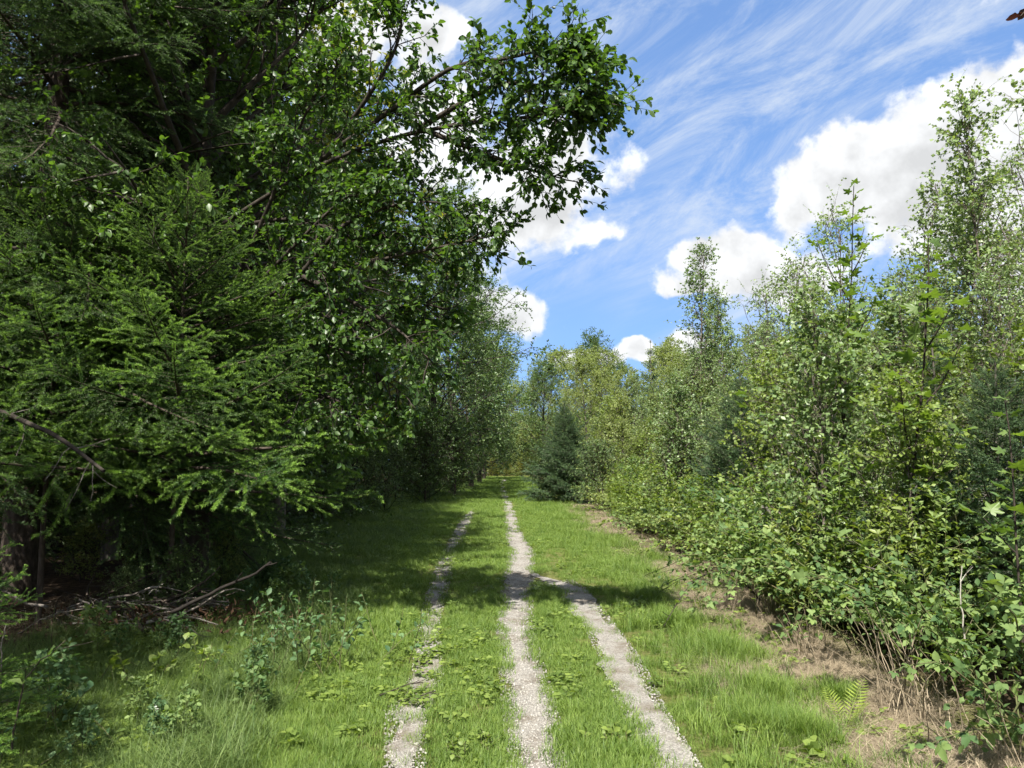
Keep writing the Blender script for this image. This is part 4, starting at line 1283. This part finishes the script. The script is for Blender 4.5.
# ------------------------------------------------------------------ right: birches
bl = [('tall sparse birch against the cloud, left end of the thicket', 694, 20.5, 246), ('slender birch beside the tall sparse birch', 738, 18.5, 284), ('birch rising left of the two maple saplings', 786, 14.0, 262),
      ('birch just behind the taller maple saplings', 838, 12.0, 228), ('twiggy birch between the maple saplings and the picture edge', 886, 10.6, 188), ('birch with reddish brown stem near the right edge', 952, 9.2, 190),
      ('tallest birch at the right edge, before the white cloud', 1004, 8.6, 92), ('birch cut by the right picture edge', 1062, 8.0, 60), ('birch below the low cloud in the thicket', 762, 15.6, 300),
      ('short birch in front of the pale far trees', 655, 24.0, 368), ('birch left of the fir tip', 628, 29.0, 372), ('full birch filling the gap right of the sparse birch', 716, 22.0, 300), ('slim birch next to the tallest birch', 978, 9.8, 185),
      ('birch behind the tallest birch at the edge', 1030, 10.5, 170), ('birch bending towards the maple saplings', 912, 11.5, 205), ('birch standing behind the slim young fir', 722, 15.5, 330), ('bushy birch above the bramble in mid thicket', 806, 11.5, 285),
      ('low birch behind the fir at the right edge', 1000, 7.6, 265), ('low leafy birch right of the maple saplings', 925, 8.6, 300), ('bright leafy birch over the brambles', 680, 19.0, 345), ('slim birch at the far right verge', 640, 26.0, 395)]
for k, (lb, px, Y, top) in enumerate(bl):
    x = (px - 512) / F_PX * Y
    H = at(px, top, Y)[2]
    plant_tree('young_birch', lb, 'birch', BIR[(k * 3) % 5], x, Y, k * 1.37, H / 6.0, 'young birches in the right thicket')
rng = np.random.default_rng(55)
n = 0
spots = [((px - 512) / F_PX * Y, Y) for _, px, Y, _ in bl]
while n < 58:
    Y = 7.5 + 30 * rng.random() ** 1.2
    x = 3.9 + 8.0 * rng.random() ** 1.2 + 0.06 * Y
    if min((x - a) ** 2 + (Y - b) ** 2 for a, b in spots) < 0.7:
        continue
    spots.append((x, Y)); n += 1
    lim = min(5.6, (0.20 + 0.16 * min(x / Y, 0.7)) * Y + 1.62)
    plant_tree('young_birch', 'young birch crowded among others deep inside the right thicket', 'birch', BIR[n % 5], x, Y, n * 1.7, (lim / 6.0) * (0.72 + 0.3 * rng.random()), 'birches deep in the right thicket')

# ------------------------------------------------------------------ right: maple saplings, every leaf its own piece
MAP = leaf_meshes('maple_leaf', t_maple(), M['maple'], 4)


def maple(label, px0, py0, pxt, pyt, Y, r, seed, nodes, leaf=0.15, side=4, group='maple saplings'):
    rng = np.random.default_rng(seed)
    top = at(pxt, pyt, Y)
    b0 = at(px0, py0, Y); b0 = np.array([b0[0], Y, ground_h(b0[0], Y)])
    t = thing('maple_sapling', label, 'sapling', tuple(b0), 0, 1.0, group)
    stem = polys(rng, np.zeros((1, 3)), (top - b0)[None], np.array([np.linalg.norm(top - b0)]), 10, 0.025)
    mb = MB(); tubes(mb, stem, r, 0.004, 7)
    H = top[2] - b0[2]
    branches = []
    frames = []
    def node_leaves(P, T, n, size, az):
        for k in range(n):
            a = az + k * 3.1416
            d = np.array([math.cos(a), math.sin(a), 0.35 + 0.2 * rng.normal()])
            frames.append((P, nrm(d + 0.25 * T), nrm(np.array([0, 0, 1.0]) + 0.38 * rng.normal(size=3)), size * (0.7 + 0.55 * rng.random())))
    tt = 0.22 + 0.78 * (np.arange(nodes) / (nodes - 1)) ** 0.85
    P, T = along(stem, np.zeros(nodes, int), tt)
    for k in range(nodes):
        node_leaves(P[k], T[k], 2, leaf * (0.65 if k > nodes - 4 else 1.0), k * 1.5708 + rng.normal() * 0.3)
    for k in range(side):
        tq = 0.18 + 0.62 * (k + rng.random()) / side
        q, tg = along(stem, np.zeros(1, int), np.array([tq]))
        a = k * 2.4 + rng.random()
        d = np.array([[math.cos(a) * 0.8, math.sin(a) * 0.8, 0.9]])
        Lb = (0.55 + 0.5 * rng.random()) * (1.15 - tq) * H * 0.36
        b = polys(rng, q, d, np.array([Lb]), 6, 0.06, (0, 0, 0.04))
        tubes(mb, b, r * 0.45, 0.003, 5)
        m = max(int(Lb / 0.17), 3)
        Pb, Tb = along(b, np.zeros(m, int), 0.25 + 0.75 * np.arange(m) / (m - 1))
        for j in range(m):
            node_leaves(Pb[j], Tb[j], 2, leaf * 0.9, j * 1.5708 + a)
    obj('stem', mb.mesh('maple_stem', M['stem_dark'], True), t)
    for k, (p, y, nn, s) in enumerate(frames):
        leaf_object('leaf', MAP[k % 4], t, p, y, nn, s, np.zeros(3))


maple('taller maple sapling with dark stem and big lobed leaves, right of centre thicket', 908, 560, 897, 244, 6.4, 0.020, 61, 26, 0.165, 9)
maple('slender maple sapling with tiered leaves and a bare tip against the cloud', 845, 540, 836, 202, 8.2, 0.018, 62, 32, 0.155, 11)
maple('short maple sapling leaning beside the taller dark stemmed sapling', 932, 560, 920, 420, 6.2, 0.012, 63, 10, 0.15, 3)
maple('small leafy maple sapling at the right picture edge above brambles', 1016, 600, 1022, 400, 5.0, 0.012, 64, 12, 0.14, 3)
maple('maple sapling behind the slender tiered one', 872, 540, 868, 262, 9.6, 0.018, 65, 24, 0.17, 8)

# ------------------------------------------------------------------ right: brambles and scrub
BRL = leaf_meshes('bramble_leaf', t_tri_leaf(3), M['bramble'], 3) + leaf_meshes('bramble_leaf', t_tri_leaf(5), M['bramble'], 2)


def bramble_frames(rng, H, W, canes, per):
    a = rng.random(canes) * 6.283
    P = np.stack([0.25 * W * rng.normal(size=canes) * 0.6, 0.25 * W * rng.normal(size=canes) * 0.6, np.zeros(canes)], -1)
    D = np.stack([np.cos(a) * 0.55, np.sin(a) * 0.55, np.ones(canes)], -1)
    L = H * (1.0 + 0.75 * rng.random(canes))
    K = 8
    c = polys(rng, P, D, L, K, 0.10, (0, 0, -0.15))
    c[:, :, 2] = np.maximum(c[:, :, 2], 0.05)
    i = np.repeat(np.arange(canes), per)
    q, tg = along(c, i, 0.22 + 0.78 * rng.random(len(i)))
    n = len(i)
    out = nrm(q - np.array([0, 0, 0.3 * H]))
    Y = nrm(dirs_from(rng, tg, 1.0 + 0.3 * rng.normal(size=n), 0.8) + 0.55 * out + np.array([0, 0, 0.15]))
    N_ = nrm(np.array([0, 0, 1.0]) + 0.45 * rng.normal(size=(n, 3)) + 0.3 * out)
    return c, q, Y, N_, rng.random(n)


BRM = []
for i in range(4):
    rng = np.random.default_rng(300 + i)
    c, q, Y, N_, R = bramble_frames(rng, 1.25, 1.2, 46, 34)
    st = MB(); tubes(st, c, 0.006, 0.003, 4)
    fo = MB(); scatter(fo, t_tri_leaf(3), q, Y, N_, 0.06 + 0.06 * rng.random(len(q)), R)
    # fine leaves of climbers in between
    k = rng.integers(0, len(q), 1500)
    p2 = q[k] + 0.09 * rng.normal(size=(1500, 3)); p2[:, 2] = np.abs(p2[:, 2])
    scatter(fo, t_dia(0.32), p2, ball(rng, 1500) + np.array([0, 0, 0.3]), nrm(np.array([0, 0, 0.8]) + 0.6 * rng.normal(size=(1500, 3))), 0.045 + 0.03 * rng.random(1500), rng.random(1500))
    BRM.append((st.mesh('bramble_stem', M['stem_green']), fo.mesh('bramble_foliage', M[('bramble', 'weed', 'bramble', 'light')[i]])))


def bramble(label, x, y, s, k, group, sz=None):
    t = thing('bramble_bush', label, 'bramble', put(x, y), k * 1.9, 1.0, group)
    t.scale = (s * 1.08, s * 1.08, s if sz is None else sz)
    f = obj('stems', BRM[k % 4][0], t); f['kind'] = 'stuff'
    f = obj('foliage', BRM[k % 4][1], t); f['kind'] = 'stuff'


def near_bramble(label, px, py, H, W, canes, per, seed, leaf=0.16, dx=0.0):
    """a bush close enough that its leaves are told apart"""
    rng = np.random.default_rng(seed)
    g = gp(px, py)
    x, y = g[0] + dx, g[1]
    t = thing('bramble_bush', label, 'bramble', put(x, y), 0, 1.0, 'near bramble bushes')
    c, q, Y, N_, R = bramble_frames(rng, H, W, canes, per)
    for j in range(canes):
        mb = MB(); tubes(mb, c[j:j + 1], 0.006, 0.003, 5)
        obj('stem', mb.mesh('cane', M['stem_green']), t)
    wp = q + np.array([x, y, 0])
    d = np.linalg.norm(wp - np.array([0, 0, CAM_H]), axis=1)
    order = np.argsort(d)
    near, rest = order[:230], order[230:]
    for k, i in enumerate(near):
        leaf_object('leaf', BRL[rng.integers(0, 5)], t, q[i], Y[i], N_[i], float(leaf * (0.6 + 0.65 * rng.random())), np.zeros(3))
    mb = MB(); scatter(mb, t_tri_leaf(3), q[rest], Y[rest], N_[rest], leaf * (0.6 + 0.5 * rng.random(len(rest))), R[rest])
    m = 900
    k = rng.integers(0, len(q), m)
    p2 = q[k] + 0.08 * rng.normal(size=(m, 3)); p2[:, 2] = np.abs(p2[:, 2])
    scatter(mb, t_leaf(0.32), p2, ball(rng, m) + np.array([0, 0, 0.3]), nrm(np.array([0, 0, 0.8]) + 0.6 * rng.normal(size=(m, 3))), 0.035 + 0.03 * rng.random(m), rng.random(m))
    f = obj('foliage', mb.mesh('near_foliage', M['bramble']), t); f['kind'] = 'stuff'


near_bramble('large leaved bramble bush in the bottom right corner', 1010, 742, 1.05, 1.1, 22, 24, 401, 0.105, 0.25)
near_bramble('bramble bush overhanging the pale dry stems at the lower right', 915, 690, 1.25, 1.0, 22, 24, 402, 0.10, 0.25)
near_bramble('dark bramble bush behind the fern and the grass clump', 850, 655, 1.25, 1.0, 22, 22, 403, 0.09, 0.25)
near_bramble('leafy bramble bush around the foot of the taller maple sapling', 950, 625, 1.30, 1.1, 22, 22, 404, 0.095, 0.3)
near_bramble('bramble bush at the right picture edge below the young fir', 1030, 665, 1.35, 1.1, 22, 22, 405, 0.105, 0.2)
near_bramble('bramble bush next to the leaning grey stem', 792, 622, 1.15, 1.0, 22, 22, 406, 0.095, 0.25)
k = 0
rng = np.random.default_rng(66)
names = ['beside the near dark bush', 'facing the bright grass tufts', 'where the path tracks merge', 'beside the arching runner', 'below the slim young fir', 'at the brown dead fern clump', 'half way along the right verge', 'short of the dense young fir', 'at the foot of the dense young fir']
ys = [8.0, 9.4, 10.8, 12.3, 14.2, 16.5, 19.0, 22.0, 25.5]
for nm, y in zip(names, ys):
    bramble('bramble mound at the front of the thicket, ' + nm, edge_right(y) + 0.75, y, 0.58 + 0.36 * rng.random(), k, 'bramble mounds at the thicket front'); k += 1
y = 6.4
while y < 30:
    for col in range(1, 5):
        x = edge_right(y) + 0.75 + col * 1.0 + 0.25 * rng.normal()
        if x / y > 0.85:
            continue
        bramble('bramble mound deeper in the thicket behind the front row', x, y + 0.4 * rng.normal(), 0.62 + 0.5 * rng.random(), k, 'bramble mounds deep in the thicket'); k += 1
    y += 1.25 + 0.02 * y
for j, (lb, px, py, v, s) in enumerate([('grey green bush before the dense young fir on the right verge', 594, 512, 1, 0.85), ('pale bush left of the dense young fir', 548, 497, 2, 0.9), ('green bush right of the dense young fir', 632, 515, 2, 0.9)]):
    g = gp(px, py)
    plant_tree('bush', lb, 'bush', BSH[v], g[0] + 0.3, g[1], j * 1.3, s, 'bushes on the right verge')

def hides_fir(x, y):
    px = 512 + F_PX * x / y
    return any(abs(px - a) < w and y < d for a, w, d in ((738, 32, 13.4), (990, 40, 6.4), (566, 45, 30), (850, 20, 10.5)))


# small birch and willow shoots growing up through the brambles
rng = np.random.default_rng(68)
for j in range(60):
    y = 6.2 + 24 * rng.random() ** 1.25
    x = edge_right(y) + 0.7 + 3.2 * rng.random()
    if x / y > 0.8 or hides_fir(x, y):
        continue
    plant_tree('birch_shoot', 'leafy birch shoot growing up through the brambles of the thicket', 'birch', BBS[j % 3], x, y, j * 1.7, float(0.65 + 0.7 * rng.random() ** 1.3 + 0.012 * y), 'birch shoots among the brambles')

# upright light green weeds standing up out of the brambles
TWD = []
for i in range(3):
    rng = np.random.default_rng(330 + i)
    n = 9
    c = polys(rng, np.stack([0.12 * rng.normal(size=n), 0.12 * rng.normal(size=n), np.zeros(n)], -1), np.stack([0.12 * rng.normal(size=n), 0.12 * rng.normal(size=n), np.ones(n)], -1), 1.2 + 0.5 * rng.random(n), 6, 0.04)
    st = MB(); tubes(st, c, 0.004, 0.002, 4)
    ii = np.repeat(np.arange(n), 60)
    q, tg = along(c, ii, 0.2 + 0.8 * rng.random(len(ii)))
    fo = MB(); scatter(fo, t_leaf(0.22), q, dirs_from(rng, tg, 1.0, 1.0), nrm(np.array([0, 0, 1.0]) + 0.4 * rng.normal(size=q.shape)), 0.05 + 0.05 * rng.random(len(ii)), rng.random(len(ii)))
    TWD.append((st.mesh('weed_stem', M['stem_green']), fo.mesh('weed_foliage', M[('weed', 'light', 'bramble')[i]])))
rng = np.random.default_rng(67)
for j in range(95):
    y = 5.0 + 22 * rng.random() ** 1.3
    x = edge_right(y) + 0.15 + 2.2 * rng.random() ** 1.3
    if x / y > 0.8 or hides_fir(x, y):
        continue
    t = thing('tall_weed', 'upright light green weed standing among the brambles of the thicket', 'weed', put(x, y), j * 1.3, float(0.75 + 0.35 * rng.random()), 'tall weeds among the brambles')
    f = obj('stems', TWD[j % 3][0], t); f['kind'] = 'stuff'
    f = obj('foliage', TWD[j % 3][1], t); f['kind'] = 'stuff'

# dry stems below the bush at the lower right, each a stalk
def stalks(label, px, py, n, seed, h=0.45, w=0.3, bend=0.5, name='dry_stalks', mat='straw'):
    rng = np.random.default_rng(seed)
    g = gp(px, py)
    t = thing(name, label, 'dry stems', put(g[0], g[1]), 0, 1.0, 'dry stems under the bushes')
    for k in range(n):
        p = np.array([[w * rng.normal() * 0.6, w * rng.normal() * 0.5, 0]])
        d = np.array([[0.5 * rng.normal() * bend, 0.5 * rng.normal() * bend, 1.0]])
        mb = MB(); tubes(mb, polys(rng, p, d, np.array([h * (0.5 + 0.8 * rng.random())]), 6, 0.09, (-0.05, -0.04, -0.05)), 0.0042, 0.0016, 4, rnd=rng.random())
        obj('stalk', mb.mesh('stalk', M[mat]), t)


stalks('sheaf of pale dry stems leaning under the bush at the lower right', 908, 715, 46, 501, 0.62, 0.22)
stalks('thin dry stems under the bush left of the fern', 800, 655, 30, 502, 0.40, 0.3)
stalks('dry stems at the bottom right corner', 985, 760, 30, 503, 0.42, 0.3)
stalks('brown dry stems at the thicket edge beside the arching runner', 735, 610, 28, 504, 0.35, 0.4)


def clump(name, label, cat, px, py, seed, n, h, mat, tm, size, w=0.3):
    """a low plant: stems with single leaves"""
    rng = np.random.default_rng(seed)
    g = gp(px, py)
    t = thing(name, label, cat, put(g[0], g[1]), 0, 1.0)
    c = polys(rng, np.stack([w * 0.4 * rng.normal(size=n), w * 0.4 * rng.normal(size=n), np.zeros(n)], -1), np.stack([0.45 * rng.normal(size=n), 0.45 * rng.normal(size=n), np.ones(n)], -1), h * (0.6 + 0.6 * rng.random(n)), 5, 0.1)
    for j in range(n):
        mb = MB(); tubes(mb, c[j:j + 1], 0.004, 0.002, 4)
        obj('stem', mb.mesh(name + '_stem', M['stem_green']), t)
    lm = leaf_meshes(name + '_leaf', tm, mat, 3)
    i = np.repeat(np.arange(n), 8)
    q, tg = along(c, i, 0.25 + 0.75 * rng.random(len(i)))
    Y = dirs_from(rng, tg, 1.1 + 0.2 * rng.normal(size=len(i)), 0.8)
    for k in range(len(i)):
        leaf_object('leaf', lm[k % 3], t, q[k], Y[k], nrm(np.array([0, 0, 1.0]) + 0.4 * rng.normal(size=3)), float(size * (0.6 + 0.6 * rng.random())), np.zeros(3))


clump('leafy_shrub', 'pale green leafy shrub on the left verge before the black branch', 'shrub', 312, 668, 601, 36, 0.60, M['shrub'], t_leaf(0.32), 0.064, 0.85)
clump('leafy_shrub', 'thin leafy shrub left of the pale green one', 'shrub', 268, 655, 602, 14, 0.40, M['shrub'], t_leaf(0.30), 0.06, 0.5)
clump('leafy_seedling', 'row of small seedlings with round leaves below the dead branches', 'plant', 152, 688, 603, 12, 0.28, M['weed'], t_leaf(0.40), 0.06, 0.5)
clump('leafy_seedling', 'small leafy seedling in tall grass near the white butterfly', 'plant', 212, 672, 604, 8, 0.24, M['weed'], t_leaf(0.36), 0.055, 0.3)
clump('low_plant', 'bushy clover like plant on the grass strip at the bottom centre', 'plant', 470, 752, 605, 22, 0.10, M['weed'], t_leaf(0.40), 0.032, 0.30)
clump('low_plant', 'low broad leaved plant on the right grass strip', 'plant', 604, 742, 606, 9, 0.09, M['weed'], t_leaf(0.36), 0.045, 0.2)
clump('low_plant', 'broad leaved plant at the bottom edge below the fern', 'plant', 822, 760, 607, 7, 0.08, M['weed'], t_leaf(0.40), 0.07, 0.2)
clump('leafy_seedling', 'leafy plants in the bottom left corner', 'plant', 20, 742, 608, 14, 0.30, M['shrub'], t_leaf(0.34), 0.06, 0.5)

# fern beside the grass clump
def fern():
    rng = np.random.default_rng(71)
    g = gp(846, 728)
    t = thing('fern', 'yellow green fern frond beside the grass clump at the lower right', 'fern', put(g[0], g[1]))
    for a, L in ((0.5, 0.34), (1.9, 0.26), (-0.4, 0.22)):
        ax = polys(rng, np.zeros((1, 3)), np.array([[math.cos(a) * 0.5, math.sin(a) * 0.5, 1.0]]), np.array([L]), 10, 0.02, (0, 0, -0.06))
        mb = MB(); tubes(mb, ax, 0.003, 0.001, 4)
        n = 26
        q, tg = along(ax, np.zeros(n, int), 0.2 + 0.8 * np.repeat(np.arange(n // 2), 2) / (n // 2))
        s = np.tile([1.0, -1.0], n // 2)[:, None]
        side = nrm(np.cross(tg, np.array([0, 0, 1.0]))) * s
        ln = 0.075 * np.sin(np.pi * (0.12 + 0.86 * np.repeat(np.arange(n // 2), 2) / (n // 2)))
        scatter(mb, t_leaf(0.055, 0.02, 0.1), q, side + 0.35 * tg, np.cross(side, tg) * -s, ln + 0.01, rng.random(n))
        obj('frond', mb.mesh('frond', M['fern']), t)


fern()

# arching bramble runner, leaning grey stem, twigs on the track
def runner(name, label, cat, ctrl, r0, r1, mat, seed, leaves=0, twigs=0, leafmat='bramble', size=0.06):
    rng = np.random.default_rng(seed)
    pts = smooth_line(ctrl, 12)
    base = pts[0].copy()
    t = thing(name, label, cat, tuple(base))
    L_ = (pts - base)[None]
    L_[:, 1:-1] += 0.004 * rng.normal(size=L_[:, 1:-1].shape)
    mb = MB(); tubes(mb, L_, r0, r1, 6)
    obj('stem', mb.mesh(name + '_stem', M[mat], True), t)
    if twigs:
        q, tg = along(L_, np.zeros(twigs, int), 0.2 + 0.75 * rng.random(twigs))
        for k in range(twigs):
            mb = MB(); tubes(mb, polys(rng, q[k:k + 1], dirs_from(rng, tg[k:k + 1], 0.8), np.array([0.08 + 0.15 * rng.random()]), 4, 0.12), r1 * 0.8, r1 * 0.4, 4)
            obj('twig', mb.mesh(name + '_twig', M[mat]), t)
    if leaves:
        lm = leaf_meshes(name + '_leaf', t_leaf(0.34), M[leafmat], 3)
        q, tg = along(L_, np.zeros(leaves, int), 0.1 + 0.9 * rng.random(leaves))
        Y = dirs_from(rng, tg, 1.1, 0.8)
        for k in range(leaves):
            leaf_object('leaf', lm[k % 3], t, q[k], Y[k], nrm(np.array([0, 0, 1.0]) + 0.5 * rng.normal(size=3)), float(size * (0.7 + 0.6 * rng.random())), np.zeros(3))
    return t


g = gp(664, 622); Yr = g[1]
runner('bramble_runner', 'dark arching bramble runner dipping to the grass by the dry strip', 'bramble', [(760, 600, 8.6), (735, 570, 8.4), (700, 572, 8.1), (686, 590, 7.8), (674, 608, 7.5), (664, 626, 7.2)], 0.010, 0.005, 'stem_dark', 81, 34, 4)
runner('leaning_stem', 'grey dead stem leaning left out of the brambles', 'stem', [(800, 575, 8.4), (785, 545, 8.3), (772, 520, 8.2), (764, 506, 8.1)], 0.045, 0.030, 'dead_pale', 82, 0, 3)
runner('pale_stem', 'thin pale green stem standing upright in the bramble at the lower right', 'stem', [(966, 665, 4.9), (964, 630, 4.9), (960, 590, 4.9), (962, 566, 4.9)], 0.006, 0.003, 'dead_pale', 83, 0, 3)
runner('bare_sapling', 'thin bare curved sapling stem in the bottom left corner', 'stem', [(12, 750, 3.75), (20, 690, 3.75), (34, 665, 3.75), (66, 640, 3.8)], 0.005, 0.002, 'stem_dark', 84, 5, 3)
runner('thin_stem', 'thin pale upright stem at the left picture edge', 'stem', [(0, 690, 3.9), (2, 650, 3.9), (6, 625, 3.9)], 0.004, 0.003, 'dead_wood', 85)
for lb, a, b, sd in (('thin dark twig lying across the left wheel track', (378, 701), (424, 690), 86), ('short dark twig beside the longer one on the left track', (398, 704), (434, 696), 87)):
    pa, pb = gp(*a), gp(*b)
    rng = np.random.default_rng(sd)
    t = thing('fallen_twig', lb, 'twig', put(pa[0], pa[1]))
    pl = polys(rng, np.array([[0, 0, 0.035]]), (pb - pa)[None], np.array([np.linalg.norm(pb - pa)]), 6, 0.10)
    mb = MB(); tubes(mb, pl, 0.006, 0.003, 5); obj('stem', mb.mesh('twig_stem', M['stem_dark']), t)
    for k in range(3):
        q, tg = along(pl, np.zeros(1, int), np.array([0.4 + 0.2 * k]))
        mb = MB(); tubes(mb, polys(rng, q, dirs_from(rng, tg, 0.7, 0.1), np.array([0.10]), 3, 0.1), 0.003, 0.0015, 4); obj('side_twig', mb.mesh('twig_side', M['stem_dark']), t)

# ------------------------------------------------------------------ left: pile of dead branches
def brush_pile():
    rng = np.random.default_rng(90)
    g = gp(150, 630)
    t = thing('branch_pile', 'heap of dead grey and brown branches under the near spruce', 'branch pile', put(g[0], g[1]))
    for k in range(110):
        u = rng.random()
        p = np.array([[-0.75 + 1.2 * rng.random(), 0.28 * rng.normal(), 0.03 + 0.30 * rng.random() * (1 - 0.3 * u)]])
        d = np.array([[1.0 if rng.random() < 0.7 else -1.0, 0.6 * rng.normal(), 0.25 * rng.normal()]])
        L_ = 0.25 + 0.55 * rng.random()
        pl = polys(rng, p, d, np.array([L_]), 7, 0.16, (0, 0, -0.05)); pl[:, :, 2] = np.maximum(pl[:, :, 2], 0.015)
        mb = MB(); r = 0.004 + 0.014 * rng.random() ** 2
        tubes(mb, pl, r, r * 0.4, 5)
        obj('branch', mb.mesh('dead_branch', M[('dead_wood', 'stem_dark', 'dead_wood', 'bark_spruce')[k % 4]]), t)
    for k, (r, z, x) in enumerate(((0.13, 0.24, 0.05), (0.10, 0.22, -0.02), (0.16, 0.20, 0.12))):     # curled roots on top
        a = np.linspace(0.2 + 0.5 * k, 3.4 - 0.3 * k, 14)
        pl = np.stack([x + r * np.cos(a), 0.03 * k + 0.06 * np.sin(a * 2), z + r * np.sin(a)], -1)[None]
        mb = MB(); tubes(mb, pl + 0.012 * rng.normal(size=pl.shape), 0.009, 0.004, 6); obj('curled_root', mb.mesh('curled_root', M['dead_pale'], True), t)
    lg = polys(rng, np.array([[0.0, 0.1, 0.12]]), np.array([[1.0, 0.2, 0.1]]), np.array([0.55]), 4, 0.03)
    mb = MB(); tubes(mb, lg, 0.075, 0.06, 9); obj('log', mb.mesh('log', M['dead_wood'], True), t)
    mb = MB(); n = 800
    P = np.stack([0.2 + 0.55 * rng.normal(size=n), 0.3 * rng.normal(size=n), 0.02 + 0.13 * rng.random(n)], -1)
    scatter(mb, t_dia(0.16), P, ball(rng, n), ball(rng, n), 0.05 + 0.05 * rng.random(n), rng.random(n))
    f = obj('dead_leaves', mb.mesh('dead_leaves', M['dead_brown']), t); f['kind'] = 'stuff'


brush_pile()
runner('black_branch', 'black dead branch rising to the right out of the heap', 'branch', [(172, 612, 6.0), (190, 604, 6.0), (215, 592, 6.0), (240, 580, 6.0), (255, 575, 6.0), (271, 562, 6.0)], 0.018, 0.011, 'stem_black', 88, 0, 2)

# forest floor: dead twigs and low plants
def butterfly():
    p = at(156, 711, 4.75)
    t = thing('white_butterfly', 'small white butterfly with raised wings in the grass at lower left', 'butterfly', tuple(p))
    mb = MB(); tubes(mb, np.array([[[-0.010, 0, 0], [0, 0, 0.002], [0.010, 0, 0]]]), 0.002, 0.001, 5); obj('body', mb.mesh('body', M['stem_dark']), t)
    V = np.array([(-0.006, 0, 0.002), (-0.016, 0.006, 0.016), (-0.010, 0.008, 0.030), (0.004, 0.007, 0.026), (0.012, 0.005, 0.014), (0.010, 0.003, 0.004), (0.004, 0, 0.002)])
    for s in (1, -1):
        obj('wing', MB().add(V * np.array([1.1, s, 1.0]), T=[(0, 1, 2), (0, 2, 3), (0, 3, 4), (0, 4, 5), (0, 5, 6)]).mesh('wing', M['white']), t)


butterfly()

# a tree out of frame on the right whose dark leaves hang in at the top corner
def copper_tree():
    rng = np.random.default_rng(95)
    bx, by = 6.9, 2.6
    base = np.array(put(bx, by))
    tr, cr = MB(), MB()
    trunk = polys(rng, np.array([[0, 0, -0.1]]), np.array([[-0.08, 0.05, 1.0]]), np.array([6.4]), 8, 0.03)
    tubes(tr, trunk, 0.11, 0.02, 9)
    tip = at(1012, 8, 4.0) - base
    st, _ = along(trunk, np.zeros(1, int), np.array([0.62]))
    mids = [st[0], st[0] * 0.55 + tip * 0.45 + np.array([0, 0, 0.35]), tip + np.array([0.12, 0.0, 0.10])]
    tt = np.linspace(0, 2, 12)
    limb = np.stack([np.interp(tt, [0, 1, 2], [m[k] for m in mids]) for k in range(3)], -1)
    P, Y, N_, S, R = leafy(rng, [limb], 7, 4, 5, 0.085, tr, cr, None, 0.12, 0.35, 0.03)
    px, py = project(P + base)
    ok = ~((px < 1001) | ((py > 24)) & (px < 1024) & (px > 0))
    scatter(cr, t_leaf(0.3), P[ok], Y[ok], N_[ok], S[ok], R[ok])
    t = thing('dark_leaved_tree', 'dark purplish leaves hanging in at the top right corner', 'tree', tuple(base))
    obj('trunk', tr.mesh('copper_trunk', M['bark_grey'], True), t)
    obj('crown', cr.mesh('copper_crown', [M['copper'], M['bark_grey']]), t)


copper_tree()


# ------------------------------------------------------------------ say which one: labels by neighbour and by order of distance
MARKS = [(20, 'the near spruce trunk'), (105, 'the slim grey trunk'), (180, 'the bright tipped young spruce'), (300, 'the pale green shrub'), (380, 'the pale verge bush'), (440, 'the straight dark trunk'), (503, 'the path end'),
         (566, 'the dense young fir'), (652, 'the fir tip'), (694, 'the tall sparse birch'), (738, 'the slim young fir'), (786, 'the cloud side birch'), (838, 'the slender maple sapling'),
         (905, 'the taller maple sapling'), (990, 'the fir at the edge')]
SHORT = {'tall weeds among the brambles': 'upright weed', 'birch shoots among the brambles': 'leafy birch shoot', 'birches deep in the right thicket': 'crowded young birch',
         'bramble mounds deep in the thicket': 'inner bramble mound', 'trees inside the left wood': 'inner wood tree', 'distant trees beyond the thicket': 'distant tree', 'bushes closing the far end': 'tall far bush',
         'undergrowth inside the left wood': 'dark undergrowth bush', 'low plants under the spruces': 'low woodland plant', 'small plants on the left verge': 'small verge plant'}
ORDER = ['nearest', 'second nearest', 'third nearest', 'fourth nearest', 'fifth nearest', 'sixth nearest', 'seventh nearest', 'eighth nearest', 'ninth nearest', 'tenth nearest', 'eleventh nearest', 'twelfth nearest'] + [w + ' nearest' for w in ('thirteenth', 'fourteenth', 'fifteenth', 'sixteenth', 'seventeenth', 'eighteenth', 'nineteenth', 'twentieth')]
bins = {}
for o in list(COL.objects):
    g = o.get('group')
    if o.parent is None and g in SHORT:
        px = 512 + F_PX * o.location.x / max(o.location.y, 0.5)
        nm = min(MARKS, key=lambda q: abs(q[0] - px))
        side = 'left' if px < nm[0] else 'right'
        bins.setdefault((SHORT[g], side, nm[1]), []).append(o)
for (d, side, nm), os_ in bins.items():
    os_.sort(key=lambda o: o.location.y)
    for k, o in enumerate(os_):
        o['label'] = '%s to the %s of %s' % (d, side, nm) + (', %s of these' % ORDER[min(k, 19)] if len(os_) > 1 else '')
